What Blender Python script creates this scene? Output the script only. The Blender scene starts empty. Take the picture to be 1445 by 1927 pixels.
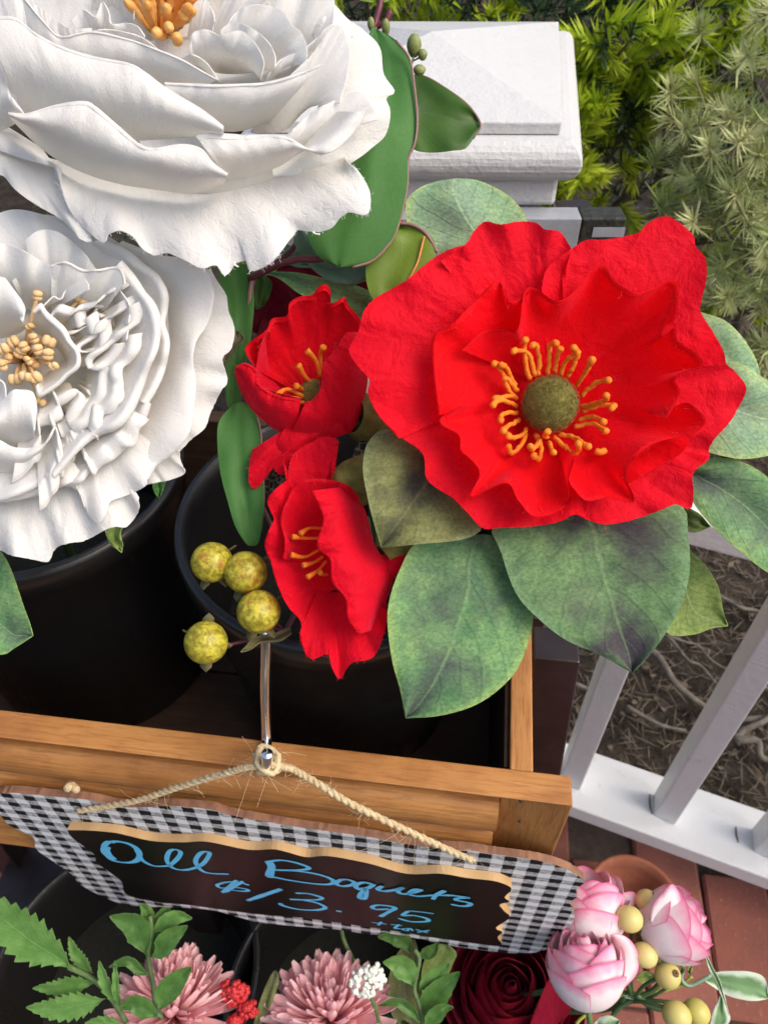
import bpy, bmesh, math, random
from math import sin, cos, pi, radians
from mathutils import Vector, Matrix, noise, Quaternion

random.seed(7)
scene = bpy.context.scene
col = scene.collection

# ------------------------------------------------------------------ camera, sky, sun
FPX, CX, CY = 1447.0, 722.5, 963.5          # focal length and centre in photo pixels
PITCH = radians(45.6)
CAMZ = 1.32
cam_d = bpy.data.cameras.new('camera')
cam_d.sensor_fit = 'VERTICAL'
cam_d.sensor_height = 36.0
cam_d.lens = 36.0 * FPX / 1927.0
cam_d.clip_start = 0.02
cam_d.clip_end = 200
cam_d.dof.use_dof = True
cam_d.dof.focus_distance = 0.42
cam_d.dof.aperture_fstop = 16.0
cam = bpy.data.objects.new('camera', cam_d)
cam.location = (0, 0, CAMZ)
cam.rotation_euler = (radians(90) - PITCH, 0, 0)
col.objects.link(cam)
scene.camera = cam

SUN_EL, SUN_AZ = radians(50), radians(112)    # azimuth clockwise from +Y: light from the right, a little from behind the camera
world = bpy.data.worlds.new('World')
scene.world = world
world.use_nodes = True
wn = world.node_tree
wn.nodes.clear()
wo = wn.nodes.new('ShaderNodeOutputWorld')
bg = wn.nodes.new('ShaderNodeBackground')
sky = wn.nodes.new('ShaderNodeTexSky')
sky.sky_type = 'NISHITA'
sky.sun_disc = False
sky.sun_elevation = SUN_EL
sky.sun_rotation = SUN_AZ
sky.air_density = 1.0
sky.dust_density = 5.0
sky.ozone_density = 0.3
bg.inputs['Strength'].default_value = 0.15
wn.links.new(sky.outputs[0], bg.inputs['Color'])
wn.links.new(bg.outputs[0], wo.inputs['Surface'])

sun_d = bpy.data.lights.new('sun', 'SUN')
sun_d.energy = 1.3
sun_d.angle = radians(40)
sun_d.color = (1.0, 0.955, 0.88)
sun = bpy.data.objects.new('sun', sun_d)
sdir = Vector((sin(SUN_AZ) * cos(SUN_EL), cos(SUN_AZ) * cos(SUN_EL), sin(SUN_EL)))
sun.rotation_euler = sdir.to_track_quat('Z', 'Y').to_euler()
sun.location = sdir * 5
col.objects.link(sun)

vs = scene.view_settings
vs.view_transform = 'Standard'
vs.look = 'None'
vs.gamma = 1.0
vs.use_curve_mapping = False
vs.exposure = 0.41

# ------------------------------------------------------------------ geometry helpers
CAM = Vector((0, 0, CAMZ))
RIGHT = Vector((1, 0, 0))
FWD = Vector((0, cos(PITCH), -sin(PITCH)))
UP = Vector((0, sin(PITCH), cos(PITCH)))

def ray(px, py):
    return RIGHT * ((px - CX) / FPX) + UP * (-(py - CY) / FPX) + FWD
def P(px, py, d):
    return CAM + ray(px, py) * d
def on_z(px, py, z):
    r = ray(px, py)
    return CAM + r * ((z - CAMZ) / r.z)
def on_plane(px, py, p0, n):
    r = ray(px, py)
    return CAM + r * ((p0 - CAM).dot(n) / r.dot(n))

# measuring frames: (x0, y0, scale)
Z1 = (0, 0, 1.9013); Z2 = (0, 380, 2.677); Z3 = (420, 500, 2.408); Z4 = (640, 380, 1.795); Z5 = (660, 800, 1.8408)
Y4 = (300, 960, 3.010)
A1 = (160, 1540, 3.6125); A2 = (480, 1580, 2.89); A3 = (0, 1460, 3.6125); A4 = (760, 1440, 4.0139); A5 = (0, 1660, 3.010)
A6 = (480, 1700, 3.010); A7 = (980, 1360, 3.1075); A8 = (1000, 1600, 3.247)
B1 = (400, 380, 3.6125); B2 = (0, 540, 5.1607); B4 = (380, 480, 3.4389); B5 = (640, 0, 3.1413); B7 = (0, 0, 3.6125); B8 = (300, 0, 3.1413)
PX = (0, 0, 1.0)
def cv(fr, p):
    return (fr[0] + p[0] / fr[2], fr[1] + p[1] / fr[2]) + tuple(p[2:])

ORG = {}
def tag(o, label=None, cat=None, group=None, kind=None):
    if label: o['label'] = label
    if cat: o['category'] = cat
    if group: o['group'] = group
    if kind: o['kind'] = kind
    return o
def thing(name, loc, label, cat, group=None):
    o = bpy.data.objects.new(name, None)
    o.empty_display_size = 0.02
    o.location = loc
    col.objects.link(o)
    ORG[o.name] = Vector(loc)
    return tag(o, label, cat, group)
def mesh_data(name, verts, faces, mat=None, uvs=None, smooth=True):
    me = bpy.data.meshes.new(name)
    me.from_pydata([tuple(v) for v in verts], [], faces)
    if uvs is not None:
        ul = me.uv_layers.new(name='UVMap')
        for l in me.loops:
            ul.data[l.index].uv = uvs[l.vertex_index]
    if smooth:
        me.polygons.foreach_set('use_smooth', [True] * len(me.polygons))
    if mat: me.materials.append(mat)
    me.update()
    return me
def obj(name, verts, faces, mat, parent=None, uvs=None, smooth=True, origin=None):
    """verts in world space; stored relative to the parent's (or own) origin"""
    if parent is not None:
        o0 = ORG[parent.name]
    else:
        o0 = Vector(origin) if origin is not None else Vector((0, 0, 0))
    me = mesh_data(name, [Vector(v) - o0 for v in verts], faces, mat, uvs, smooth)
    o = bpy.data.objects.new(name, me)
    if parent is not None:
        o.parent = parent
    else:
        o.location = o0
    ORG_key = o.name
    col.objects.link(o)
    ORG[o.name] = o0
    return o
def inst(name, me, parent, M):
    """instance of shared mesh data, M in world space"""
    o = bpy.data.objects.new(name, me)
    o.parent = parent
    o.matrix_local = Matrix.Translation(-ORG[parent.name]) @ M
    col.objects.link(o)
    ORG[o.name] = ORG[parent.name]
    return o
def solid(o, t, off=0.0):
    m = o.modifiers.new('thickness', 'SOLIDIFY')
    m.thickness = t
    m.offset = off
    return o

def thicken(verts, uvs, nu, nv, t):
    """a sheet with real thickness: front, back and a separate rim so that each shades cleanly"""
    nrm = []
    for j in range(nv):
        for i in range(nu):
            a = verts[j * nu + min(nu - 1, i + 1)] - verts[j * nu + max(0, i - 1)]
            b = verts[min(nv - 1, j + 1) * nu + i] - verts[max(0, j - 1) * nu + i]
            c = a.cross(b)
            nrm.append(c.normalized() if c.length > 1e-12 else Vector((0, 0, 1)))
    f = grid_faces(nu, nv)
    n = nu * nv
    V = [v + q * t * .5 for v, q in zip(verts, nrm)] + [v - q * t * .5 for v, q in zip(verts, nrm)]
    F = f + [tuple(reversed([i + n for i in q])) for q in f]
    U = list(uvs) + list(uvs)
    loop = [i for i in range(nu)] + [j * nu + nu - 1 for j in range(1, nv)] + [(nv - 1) * nu + i for i in range(nu - 2, -1, -1)] + [j * nu for j in range(nv - 2, 0, -1)]
    i0 = len(V)
    for i in loop:
        V += [V[i], V[i + n]]; U += [uvs[i], uvs[i]]
    m = len(loop)
    for k in range(m):
        a, b = i0 + 2 * k, i0 + 2 * ((k + 1) % m)
        F.append((a, a + 1, b + 1, b))
    return V, F, U
def catmull(pts, n):
    """resample a polyline of tuples to n points, smooth, by chord length"""
    pts = [tuple(float(c) for c in p) for p in pts]
    m = len(pts)
    if m == 1: return [pts[0]] * n
    acc = [0.0]
    for a, b in zip(pts, pts[1:]):
        acc.append(acc[-1] + max(1e-6, math.dist(a[:2], b[:2]) if len(a) > 1 else 1))
    L = acc[-1]
    out = []
    k = 0
    for i in range(n):
        s = L * i / (n - 1)
        while k < m - 2 and s > acc[k + 1]: k += 1
        t = (s - acc[k]) / (acc[k + 1] - acc[k])
        t = min(1, max(0, t))
        p1, p2 = pts[k], pts[k + 1]
        p0 = pts[k - 1] if k > 0 else tuple(2 * a - b for a, b in zip(p1, p2))
        p3 = pts[k + 2] if k + 2 < m else tuple(2 * b - a for a, b in zip(p1, p2))
        out.append(tuple(0.5 * (2 * b + (c - a) * t + (2 * a - 5 * b + 4 * c - d) * t * t + (3 * b - a - 3 * c + d) * t ** 3)
                         for a, b, c, d in zip(p0, p1, p2, p3)))
    return out
def with_d(pts, d):
    return [tuple(p) if len(p) > 2 else (p[0], p[1], d) for p in pts]
def grid_faces(nu, nv):
    return [(j * nu + i, j * nu + i + 1, (j + 1) * nu + i + 1, (j + 1) * nu + i) for j in range(nv - 1) for i in range(nu - 1)]

EDGES = {}
def petal(name, parent, D, fr, base, edge, db, de, mat, bulge=0.0, ruffle=(0.0, 3, 0), lip=None, nu=44, nv=16,
          wrinkle=0.0, thick=0.0, jag=0.0, bias=1.0, curl=0.0, rpow=2.0):
    """a sheet lofted from a base line to an edge line. Lines in photo pixels of frame fr, depths in cm relative to D"""
    B = catmull(with_d([cv(fr, p) for p in base], db), nu)
    E = catmull(with_d([cv(fr, p) for p in edge], de), nu)
    amp, fq, seed = ruffle
    # the body of the petal follows a smoothed outline; only its outer part takes up every notch of the rim
    w_ = max(1, nu // 7)
    ES = []
    for i in range(nu):
        k_ = min(w_, i, nu - 1 - i)
        ES.append(tuple(sum(E[m][c] for m in range(i - k_, i + k_ + 1)) / (2 * k_ + 1) for c in range(3)))
    rng = random.Random(hash((len(name), seed, round(edge[0][0]), round(edge[0][1]), len(edge))) & 0xffff)
    ph = rng.uniform(0, 6.28); ox = rng.uniform(0, 50)
    verts, uvs = [], []
    nl = 4
    rows = nv + (nl if lip else 0)
    for j in range(rows):
        t = min(1.0, j / (nv - 1))
        tb = t ** bias
        for i in range(nu):
            u = i / (nu - 1)
            b, e = B[i], E[i]
            sm = min(1.0, max(0.0, (t - .45) / .5)); sm = sm * sm * (3 - 2 * sm)
            e = tuple(ES[i][c] + (E[i][c] - ES[i][c]) * sm for c in range(3))
            x = b[0] + (e[0] - b[0]) * tb
            y = b[1] + (e[1] - b[1]) * tb
            d = b[2] + (e[2] - b[2]) * t + bulge * sin(pi * min(1, t * 0.92)) + curl * t ** 4
            r = noise.noise(Vector((u * fq * 1.3 + ox, t * 0.8, seed)))
            d += amp * t ** rpow * (0.6 * sin(2 * pi * fq * u + ph + 2.0 * r) + 0.9 * r)
            if wrinkle:
                d += wrinkle * (0.25 + t) * (noise.noise(Vector((u * 17 + ox, t * 2.2, seed + 3.1))) + 0.5 * noise.noise(Vector((u * 41 + ox, t * 5, seed + 7.7))))
            if jag and t > 0.96:
                k = jag * (noise.noise(Vector((u * 60 + ox, 0, 9))) + 0.7 * noise.noise(Vector((u * 19 + ox, 0, 4))))
                x += k * 0.7; y += k
            if lip and j >= nv:
                q = (j - nv + 1) / nl
                wob = 0.65 + 0.7 * abs(noise.noise(Vector((u * fq + ox, 3.3, seed))))
                k1 = q * q if lip[0] > 0 else sin(q * pi / 2)
                k2 = sin(q * pi * 0.6) if lip[0] > 0 else 1 - cos(q * pi / 2)
                x += (b[0] - e[0]) * lip[0] * k1 * wob
                y += (b[1] - e[1]) * lip[0] * k1 * wob
                d += lip[1] * k2 * wob
            verts.append(P(x, y, D + d / 100.0))
            uvs.append((u, j / (rows - 1)))
    EDGES.setdefault(parent.name, []).append(verts[-nu:])
    if thick:
        V_, F_, U_ = thicken(verts, uvs, nu, rows, thick)
        return obj(name, V_, F_, mat, parent, U_)
    return obj(name, verts, grid_faces(nu, rows), mat, parent, uvs)

def fray(parent, mat, n, lmin, lmax, r, seed, pick=None):
    """loose cut threads along the petal edges of a flower"""
    rg = random.Random(seed)
    V, F = [], []
    es = EDGES[parent.name] if pick is None else [EDGES[parent.name][i] for i in pick]
    for k in range(n):
        e = rg.choice(es); i = rg.randrange(1, len(e) - 1)
        p = e[i].lerp(e[i + 1], rg.random())
        tg = (e[i + 1] - e[i - 1]).normalized()
        d = (tg.cross((CAM - p).normalized()) * rg.choice((1, 1, -1)) + tg * rg.gauss(0, .7) + Vector((rg.gauss(0, .4), rg.gauss(0, .4), rg.gauss(0, .4)))).normalized()
        L = rg.uniform(lmin, lmax) * (1 if rg.random() < .93 else 2.5)
        v, f, u = tube_geo([p, p + d * L * .5 + Vector((rg.gauss(0, 1), rg.gauss(0, 1), rg.gauss(0, 1))) * L * .12, p + d * L], r, 3, False)
        i0 = len(V); V += v; F += [tuple(a + i0 for a in q) for q in f]
    o = obj('frayed_threads', V, F, mat, parent)
    o['kind'] = 'stuff'
    return o

def leaf(name, parent, D, fr, L, R, depth, mat, keel=0.25, wave=0.12, nu=15, nv=30, thick=0.0004, seed=0, serr=0, serr_amp=0.0, tip=None):
    """a leaf between its two edges, base to tip; depth = list of cm along the length"""
    Lp = catmull(with_d([cv(fr, p) for p in L], 0), nv)
    Rp = catmull(with_d([cv(fr, p) for p in R], 0), nv)
    Dp = catmull([(i, 0, v) for i, v in enumerate(depth)], nv)
    verts, uvs = [], []
    for j in range(nv):
        v = j / (nv - 1)
        l, r = Lp[j], Rp[j]
        for i in range(nu):
            u = i / (nu - 1)
            s = (u - 0.5) * 2
            us = u
            if serr:
                k = (v * serr) % 1.0
                us = 0.5 + (u - 0.5) * (1 + serr_amp * (k - 0.5))
            x = l[0] + (r[0] - l[0]) * us; y = l[1] + (r[1] - l[1]) * us
            d = Dp[j][2] + l[2] * (1 - u) + r[2] * u - keel * abs(s) * (1 - 0.4 * abs(s)) * 1.6 + wave * noise.noise(Vector((s * 1.4 + seed * 3.7, v * 3.2, seed)))* 2
            verts.append(P(x, y, D + d / 100))
            uvs.append((u, v))
    V_, F_, U_ = thicken(verts, uvs, nu, nv, thick)
    return obj(name, V_, F_, mat, parent, U_)

def tube_geo(pts, rad, n=8, cap=True):
    pts = [Vector(p) for p in pts]
    m = len(pts)
    rr = rad if isinstance(rad, (list, tuple)) else [rad] * m
    verts, faces, uvs = [], [], []
    t0 = (pts[1] - pts[0]).normalized()
    nrm = t0.orthogonal().normalized()
    acc = 0
    for i, p in enumerate(pts):
        a = pts[max(0, i - 1)]; b = pts[min(m - 1, i + 1)]
        t = (b - a).normalized()
        nrm = (nrm - t * nrm.dot(t)).normalized()
        bi = t.cross(nrm)
        if i: acc += (p - pts[i - 1]).length
        for k in range(n):
            an = 2 * pi * k / n
            verts.append(p + (nrm * cos(an) + bi * sin(an)) * rr[i])
            uvs.append((k / n, acc))
    for i in range(m - 1):
        for k in range(n):
            faces.append((i * n + k, i * n + (k + 1) % n, (i + 1) * n + (k + 1) % n, (i + 1) * n + k))
    if cap:
        faces.append(tuple(reversed(range(n))))
        faces.append(tuple((m - 1) * n + k for k in range(n)))
    return verts, faces, uvs
def smooth3(pts, n):
    """catmull through world points"""
    pts = [Vector(p) for p in pts]
    m = len(pts); out = []
    for i in range(n):
        f = (m - 1) * i / (n - 1)
        k = min(m - 2, int(f)); t = f - k
        p1, p2 = pts[k], pts[k + 1]
        p0 = pts[k - 1] if k else 2 * p1 - p2
        p3 = pts[k + 2] if k + 2 < m else 2 * p2 - p1
        out.append(0.5 * (2 * p1 + (p2 - p0) * t + (2 * p0 - 5 * p1 + 4 * p2 - p3) * t * t + (3 * p1 - p0 - 3 * p2 + p3) * t ** 3))
    return out
def tube(name, pts, rad, mat, parent=None, n=8, seg=24, origin=None):
    pts = smooth3(pts, seg)
    if isinstance(rad, (list, tuple)):
        rad = [catmull([(i, 0, r) for i, r in enumerate(rad)], seg)[k][2] for k in range(seg)]
    v, f, u = tube_geo(pts, rad, n)
    return obj(name, v, f, mat, parent, u, origin=origin)
def lathe_geo(profile, n=48, c=Vector((0, 0, 0)), axis=None):
    q = Vector((0, 0, 1)).rotation_difference(Vector(axis).normalized()) if axis is not None else Quaternion()
    verts, faces, uvs = [], [], []
    m = len(profile)
    for j, (r, z) in enumerate(profile):
        for k in range(n):
            a = 2 * pi * k / n
            verts.append(Vector(c) + q @ Vector((r * cos(a), r * sin(a), z)))
            uvs.append((k / n, j / max(1, m - 1)))
    for j in range(m - 1):
        for k in range(n):
            faces.append((j * n + k, j * n + (k + 1) % n, (j + 1) * n + (k + 1) % n, (j + 1) * n + k))
    return verts, faces, uvs
def lathe(name, profile, c, mat, parent=None, n=48, axis=None, origin=None):
    v, f, u = lathe_geo(profile, n, c, axis)
    return obj(name, v, f, mat, parent, u, origin=origin)
def hexa_me(corner8, bev=0.001, seg=2):
    bm = bmesh.new()
    vs_ = [bm.verts.new(c) for c in corner8]
    for f in ((0, 3, 2, 1), (4, 5, 6, 7), (0, 1, 5, 4), (1, 2, 6, 5), (2, 3, 7, 6), (3, 0, 4, 7)):
        bm.faces.new([vs_[i] for i in f])
    bmesh.ops.recalc_face_normals(bm, faces=bm.faces)
    if bev: bmesh.ops.bevel(bm, geom=list(bm.edges), offset=bev, segments=seg, affect='EDGES', profile=0.5)
    vv = [v.co.copy() for v in bm.verts]
    bm.verts.index_update()
    ff = [tuple(v.index for v in f.verts) for f in bm.faces]
    bm.free()
    return vv, ff
def box_pts(x0, x1, y0, y1, z0, z1):
    return [Vector(p) for p in ((x0, y0, z0), (x1, y0, z0), (x1, y1, z0), (x0, y1, z0), (x0, y0, z1), (x1, y0, z1), (x1, y1, z1), (x0, y1, z1))]
def boxo(name, x0, x1, y0, y1, z0, z1, mat, parent=None, M=None, bev=0.001, origin=None, smooth=False):
    v, f = hexa_me(box_pts(x0, x1, y0, y1, z0, z1), bev)
    if M is not None: v = [M @ p for p in v]
    return obj(name, v, f, mat, parent, None, smooth, origin)
def prism_geo(poly, n_axis0, n_axis1, a0, a1):
    """extrude polygon given by callables? poly: list of 2D; n_axis0(p)->3D at start, n_axis1 at end"""
    m = len(poly)
    verts = [a0(p) for p in poly] + [a1(p) for p in poly]
    faces = [tuple(reversed(range(m))), tuple(range(m, 2 * m))]
    for i in range(m):
        faces.append((i, (i + 1) % m, m + (i + 1) % m, m + i))
    return verts, faces

# ------------------------------------------------------------------ material helpers
class NT:
    def __init__(self, name):
        self.m = bpy.data.materials.new(name)
        self.m.use_nodes = True
        self.t = self.m.node_tree
        self.t.nodes.clear()
        self.out = self.t.nodes.new('ShaderNodeOutputMaterial')
    def n(self, typ, **kw):
        nd = self.t.nodes.new('ShaderNode' + typ)
        for k, v in kw.items():
            if hasattr(nd, k) and not k.startswith('i_'): setattr(nd, k, v)
        return nd
    def link(self, a, b): self.t.links.new(a, b)
    def val(self, sock, v):
        if hasattr(v, 'is_output') or isinstance(v, bpy.types.NodeSocket): self.link(v, sock)
        else: sock.default_value = v
    def coords(self, which='Object', scale=None, rot=None):
        tc = self.n('TexCoord')
        s = tc.outputs[which]
        if scale is not None or rot is not None:
            mp = self.n('Mapping')
            self.link(s, mp.inputs['Vector'])
            if scale is not None: mp.inputs['Scale'].default_value = scale if isinstance(scale, (tuple, list)) else (scale,) * 3
            if rot is not None: mp.inputs['Rotation'].default_value = rot
            s = mp.outputs[0]
        return s
    def noise(self, vec, scale, detail=4, rough=0.55, dist=0.0):
        nd = self.n('TexNoise')
        self.link(vec, nd.inputs['Vector'])
        nd.inputs['Scale'].default_value = scale
        nd.inputs['Detail'].default_value = detail
        nd.inputs['Roughness'].default_value = rough
        nd.inputs['Distortion'].default_value = dist
        return nd.outputs['Fac']
    def math(self, op, a, b=None, c=None, clamp=False):
        nd = self.n('Math'); nd.operation = op; nd.use_clamp = clamp
        self.val(nd.inputs[0], a)
        if b is not None: self.val(nd.inputs[1], b)
        if c is not None: self.val(nd.inputs[2], c)
        return nd.outputs[0]
    def ramp(self, fac, stops, interp='LINEAR'):
        nd = self.n('ValToRGB')
        nd.color_ramp.interpolation = interp
        el = nd.color_ramp.elements
        while len(el) < len(stops): el.new(0.5)
        for e, (p, c) in zip(el, stops):
            e.position = p
            e.color = (c[0], c[1], c[2], 1) if isinstance(c, (tuple, list)) else (c, c, c, 1)
        self.val(nd.inputs[0], fac)
        return nd.outputs[0]
    def mix(self, fac, a, b, typ='MIX'):
        nd = self.n('Mix'); nd.data_type = 'RGBA'; nd.blend_type = typ
        self.val(nd.inputs['Factor'], fac)
        ia = [s for s in nd.inputs if s.name == 'A' and s.type == 'RGBA'][0]
        ib = [s for s in nd.inputs if s.name == 'B' and s.type == 'RGBA'][0]
        self.val(ia, a if not isinstance(a, (tuple, list)) else (*a[:3], 1))
        self.val(ib, b if not isinstance(b, (tuple, list)) else (*b[:3], 1))
        return [s for s in nd.outputs if s.type == 'RGBA'][0]
    def sepuv(self):
        s = self.n('SeparateXYZ')
        self.link(self.n('TexCoord').outputs['UV'], s.inputs[0])
        return s.outputs[0], s.outputs[1]
    def bump(self, h, strength=0.3, dist=0.001, normal=None):
        nd = self.n('Bump')
        nd.inputs['Strength'].default_value = strength
        nd.inputs['Distance'].default_value = dist
        self.link(h, nd.inputs['Height'])
        if normal is not None: self.link(normal, nd.inputs['Normal'])
        return nd.outputs[0]
    def bsdf(self, color, rough=0.6, normal=None, metallic=0.0, spec=0.5, sheen=0.0, sheen_col=None, trans=0.0, trans_col=None, coat=0.0, sss=0.0):
        b = self.n('BsdfPrincipled')
        self.val(b.inputs['Base Color'], color if not isinstance(color, (tuple, list)) else (*color[:3], 1))
        self.val(b.inputs['Roughness'], rough)
        b.inputs['Metallic'].default_value = metallic
        b.inputs['Specular IOR Level'].default_value = spec
        b.inputs['Coat Weight'].default_value = coat
        if sheen:
            b.inputs['Sheen Weight'].default_value = sheen
            b.inputs['Sheen Roughness'].default_value = 0.45
            if sheen_col: b.inputs['Sheen Tint'].default_value = (*sheen_col, 1)
        if normal is not None: self.link(normal, b.inputs['Normal'])
        sh = b.outputs[0]
        if trans:
            tr = self.n('BsdfTranslucent')
            c = trans_col if trans_col is not None else color
            self.val(tr.inputs['Color'], c if not isinstance(c, (tuple, list)) else (*c[:3], 1))
            if normal is not None: self.link(normal, tr.inputs['Normal'])
            mx = self.n('MixShader')
            mx.inputs[0].default_value = trans
            self.link(sh, mx.inputs[1]); self.link(tr.outputs[0], mx.inputs[2])
            sh = mx.outputs[0]
        self.link(sh, self.out.inputs['Surface'])
        return self.m

def m_white(name, warm=0.0, vein=0.0):
    t = NT(name)
    oc = t.coords('Object')
    u, v = t.sepuv()
    n1 = t.noise(oc, 60, 4)
    c = t.mix(t.ramp(n1, [(0.35, 0), (0.7, 1)]), (0.885, 0.885, 0.88), (0.85, 0.855, 0.855))
    cream = t.ramp(v, [(0.0, 1.0), (0.45, 0.3), (0.85, 0.0)])  # paints in the warm light bounced between petals, strongest at the base
    c = t.mix(t.math('MULTIPLY', cream, warm), c, (0.86, 0.76, 0.55))
    # dust specks and short dark fibres
    st = t.coords('Object', (1, 1, 0.35), (0.5, 0.9, 0.4))
    vo = t.n('TexVoronoi'); t.link(st, vo.inputs['Vector']); vo.inputs['Scale'].default_value = 330
    sp = t.math('MULTIPLY', t.math('LESS_THAN', vo.outputs['Distance'], 0.11), t.math('GREATER_THAN', t.noise(oc, 70, 3), 0.60))
    c = t.mix(t.math('MULTIPLY', sp, 0.45), c, (0.30, 0.29, 0.28))
    nb = t.bump(t.noise(oc, 900, 4, .65), 0.26, 0.0009)
    nb = t.bump(t.noise(oc, 120, 5, 0.62), 0.20, 0.0016, nb)
    if vein:
        cb_ = t.n('CombineXYZ')
        wob = t.math('MULTIPLY', t.math('SUBTRACT', t.noise(oc, 45, 3), 0.5), 0.10)
        t.link(t.math('MULTIPLY', t.math('ADD', u, wob), 46.0), cb_.inputs[0]); t.link(t.math('MULTIPLY', v, 6.0), cb_.inputs[1])
        h = t.noise(cb_.outputs[0], 1.0, 4, 0.55, 0.5)
        nb = t.bump(t.ramp(h, [(0.38, 0.0), (0.5, 1.0), (0.7, 0.8)]), vein * 0.34, 0.0014, nb)
        h = t.noise(t.coords('Object', (1, 1, .6)), 190, 3, .5, 1.5)
        nb = t.bump(t.ramp(t.math('ABSOLUTE', t.math('SUBTRACT', h, 0.5)), [(0.0, 0.0), (0.06, 1.0)]), vein * 0.20, 0.0010, nb)
    return t.bsdf(c, 0.75, nb, spec=0.08, sheen=0.05, trans=0.42, trans_col=(0.95, 0.93, 0.89))

def m_red(name, base=(0.86, 0.003, 0.006), dark=(0.78, 0.003, 0.014), trans=0.36, sheen=0.35, crumple=0.5):
    t = NT(name)
    oc = t.coords('Object')
    u, v = t.sepuv()
    n1 = t.noise(oc, 45, 4)
    c = t.mix(t.ramp(n1, [(0.3, 0), (0.75, 1)]), base, dark)
    # satin weave: fine ribs across the cloth
    uv = t.n('TexCoord').outputs['UV']
    w = t.n('TexWave'); w.wave_type = 'BANDS'; w.bands_direction = 'DIAGONAL'
    t.link(uv, w.inputs['Vector']); w.inputs['Scale'].default_value = 46; w.inputs['Distortion'].default_value = 1.5; w.inputs['Detail'].default_value = 1
    nb = t.bump(w.outputs['Fac'], 0.10, 0.0005)
    mp = t.n('Mapping'); t.link(uv, mp.inputs['Vector']); mp.inputs['Scale'].default_value = (38, 2.2, 1)
    h2 = t.noise(mp.outputs[0], 1.0, 5, 0.6)
    nb = t.bump(h2, 0.16, 0.0014, nb)
    h3 = t.noise(oc, 85, 5, 0.6, 0.4)
    nb = t.bump(h3, crumple, 0.004, nb)
    return t.bsdf(c, 0.6, nb, spec=0.10, sheen=sheen, sheen_col=(1.0, 0.14, 0.26), trans=trans, trans_col=(base[0] * 1.1, base[1], base[2]))

def m_leaf(name, g1=(0.075, 0.17, 0.085), g2=(0.13, 0.24, 0.10), dark=(0.045, 0.05, 0.055), darkamt=0.8, edge=(0.24, 0.33, 0.10), edgeamt=0.7, scale=26, rough=0.6, trans=0.12, weave=0.42, veins=0.19):
    t = NT(name)
    oc = t.coords('Object')
    u, v = t.sepuv()
    oi = t.n('ObjectInfo')
    off = t.n('VectorMath'); off.operation = 'ADD'
    cmb = t.n('CombineXYZ')
    t.link(t.math('MULTIPLY', oi.outputs['Random'], 9.0), cmb.inputs[0])
    t.link(oc, off.inputs[0]); t.link(cmb.outputs[0], off.inputs[1])
    vec = off.outputs[0]
    n1 = t.noise(vec, scale * 2.2, 6, 0.65)
    c = t.mix(t.ramp(n1, [(0.36, 0), (0.64, 1)]), g1, g2)
    c = t.mix(t.math('MULTIPLY', t.ramp(t.noise(vec, scale * 3.1, 4, .6, .5), [(0.55, 0), (0.72, 1)]), edgeamt * .55), c, edge)
    s = t.math('ABSOLUTE', t.math('SUBTRACT', u, 0.5))           # 0 midrib .. 0.5 edge
    ed = t.ramp(t.math('ADD', s, t.math('MULTIPLY', t.noise(vec, 70, 3), 0.16)), [(0.50, 0), (0.60, 1)])
    c = t.mix(t.math('MULTIPLY', ed, edgeamt), c, edge)
    bl = t.math('SUBTRACT', t.math('ADD', t.noise(vec, scale, 3, 0.55, 0.6), 0.10), t.math('MULTIPLY', s, 0.55))
    dk = t.ramp(bl, [(0.38, 0), (0.66, 1)])
    c = t.mix(t.math('MULTIPLY', dk, darkamt), c, dark)
    # midrib and side veins
    mid = t.ramp(s, [(0.0, 1), (0.022, 0)])
    ph = t.math('ADD', t.math('MULTIPLY', v, 7.5), t.math('MULTIPLY', s, -5.0))
    ph = t.math('ADD', ph, t.math('MULTIPLY', t.noise(vec, 30, 2), 0.9))
    sv = t.math('ABSOLUTE', t.math('SUBTRACT', t.math('FRACT', ph), 0.5))
    svm = t.ramp(sv, [(0.0, 1), (0.11, 0)])
    c = t.mix(t.math('MULTIPLY', svm, veins), c, (g1[0] * 0.45, g1[1] * 0.45, g1[2] * 0.5))
    c = t.mix(t.math('MULTIPLY', mid, veins * 2.2), c, (g2[0] * 1.3, g2[1] * 1.25, g2[2] * 1.4))
    fine = t.noise(t.coords('Object', (1, 1, 1.6)), 520, 3)
    c = t.mix(weave, c, t.ramp(fine, [(0.3, 0.12), (0.7, 0.88)]), 'OVERLAY')
    uvn = t.n('TexCoord').outputs['UV']
    w = t.n('TexWave'); t.link(uvn, w.inputs['Vector']); w.inputs['Scale'].default_value = 55; w.bands_direction = 'Y'; w.inputs['Distortion'].default_value = 2.5
    nb = t.bump(w.outputs['Fac'], weave * 0.5, 0.0004)
    nb = t.bump(t.noise(vec, 900, 2), weave * 0.6, 0.0005, nb)
    nb = t.bump(t.math('ADD', svm, t.math('MULTIPLY', mid, 2.0)), veins * 0.9, 0.001, nb)
    return t.bsdf(c, rough, nb, spec=0.35, sheen=0.12, trans=trans, trans_col=(g2[0] * 1.6, g2[1] * 1.7, g2[2] * 0.8))

def m_plain(name, c1, c2=None, rough=0.5, scale=80, bump=0.2, bscale=None, bdist=0.001, metallic=0.0, spec=0.5, trans=0.0, coat=0.0, stretch=None, detail=4):
    t = NT(name)
    oc = t.coords('Object', stretch)
    n1 = t.noise(oc, scale, detail)
    c = t.mix(t.ramp(n1, [(0.32, 0), (0.7, 1)]), c1, c2 or c1)
    nb = t.bump(t.noise(oc, bscale or scale * 3, 4), bump, bdist) if bump else None
    return t.bsdf(c, rough, nb, metallic, spec, trans=trans, coat=coat)

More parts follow.
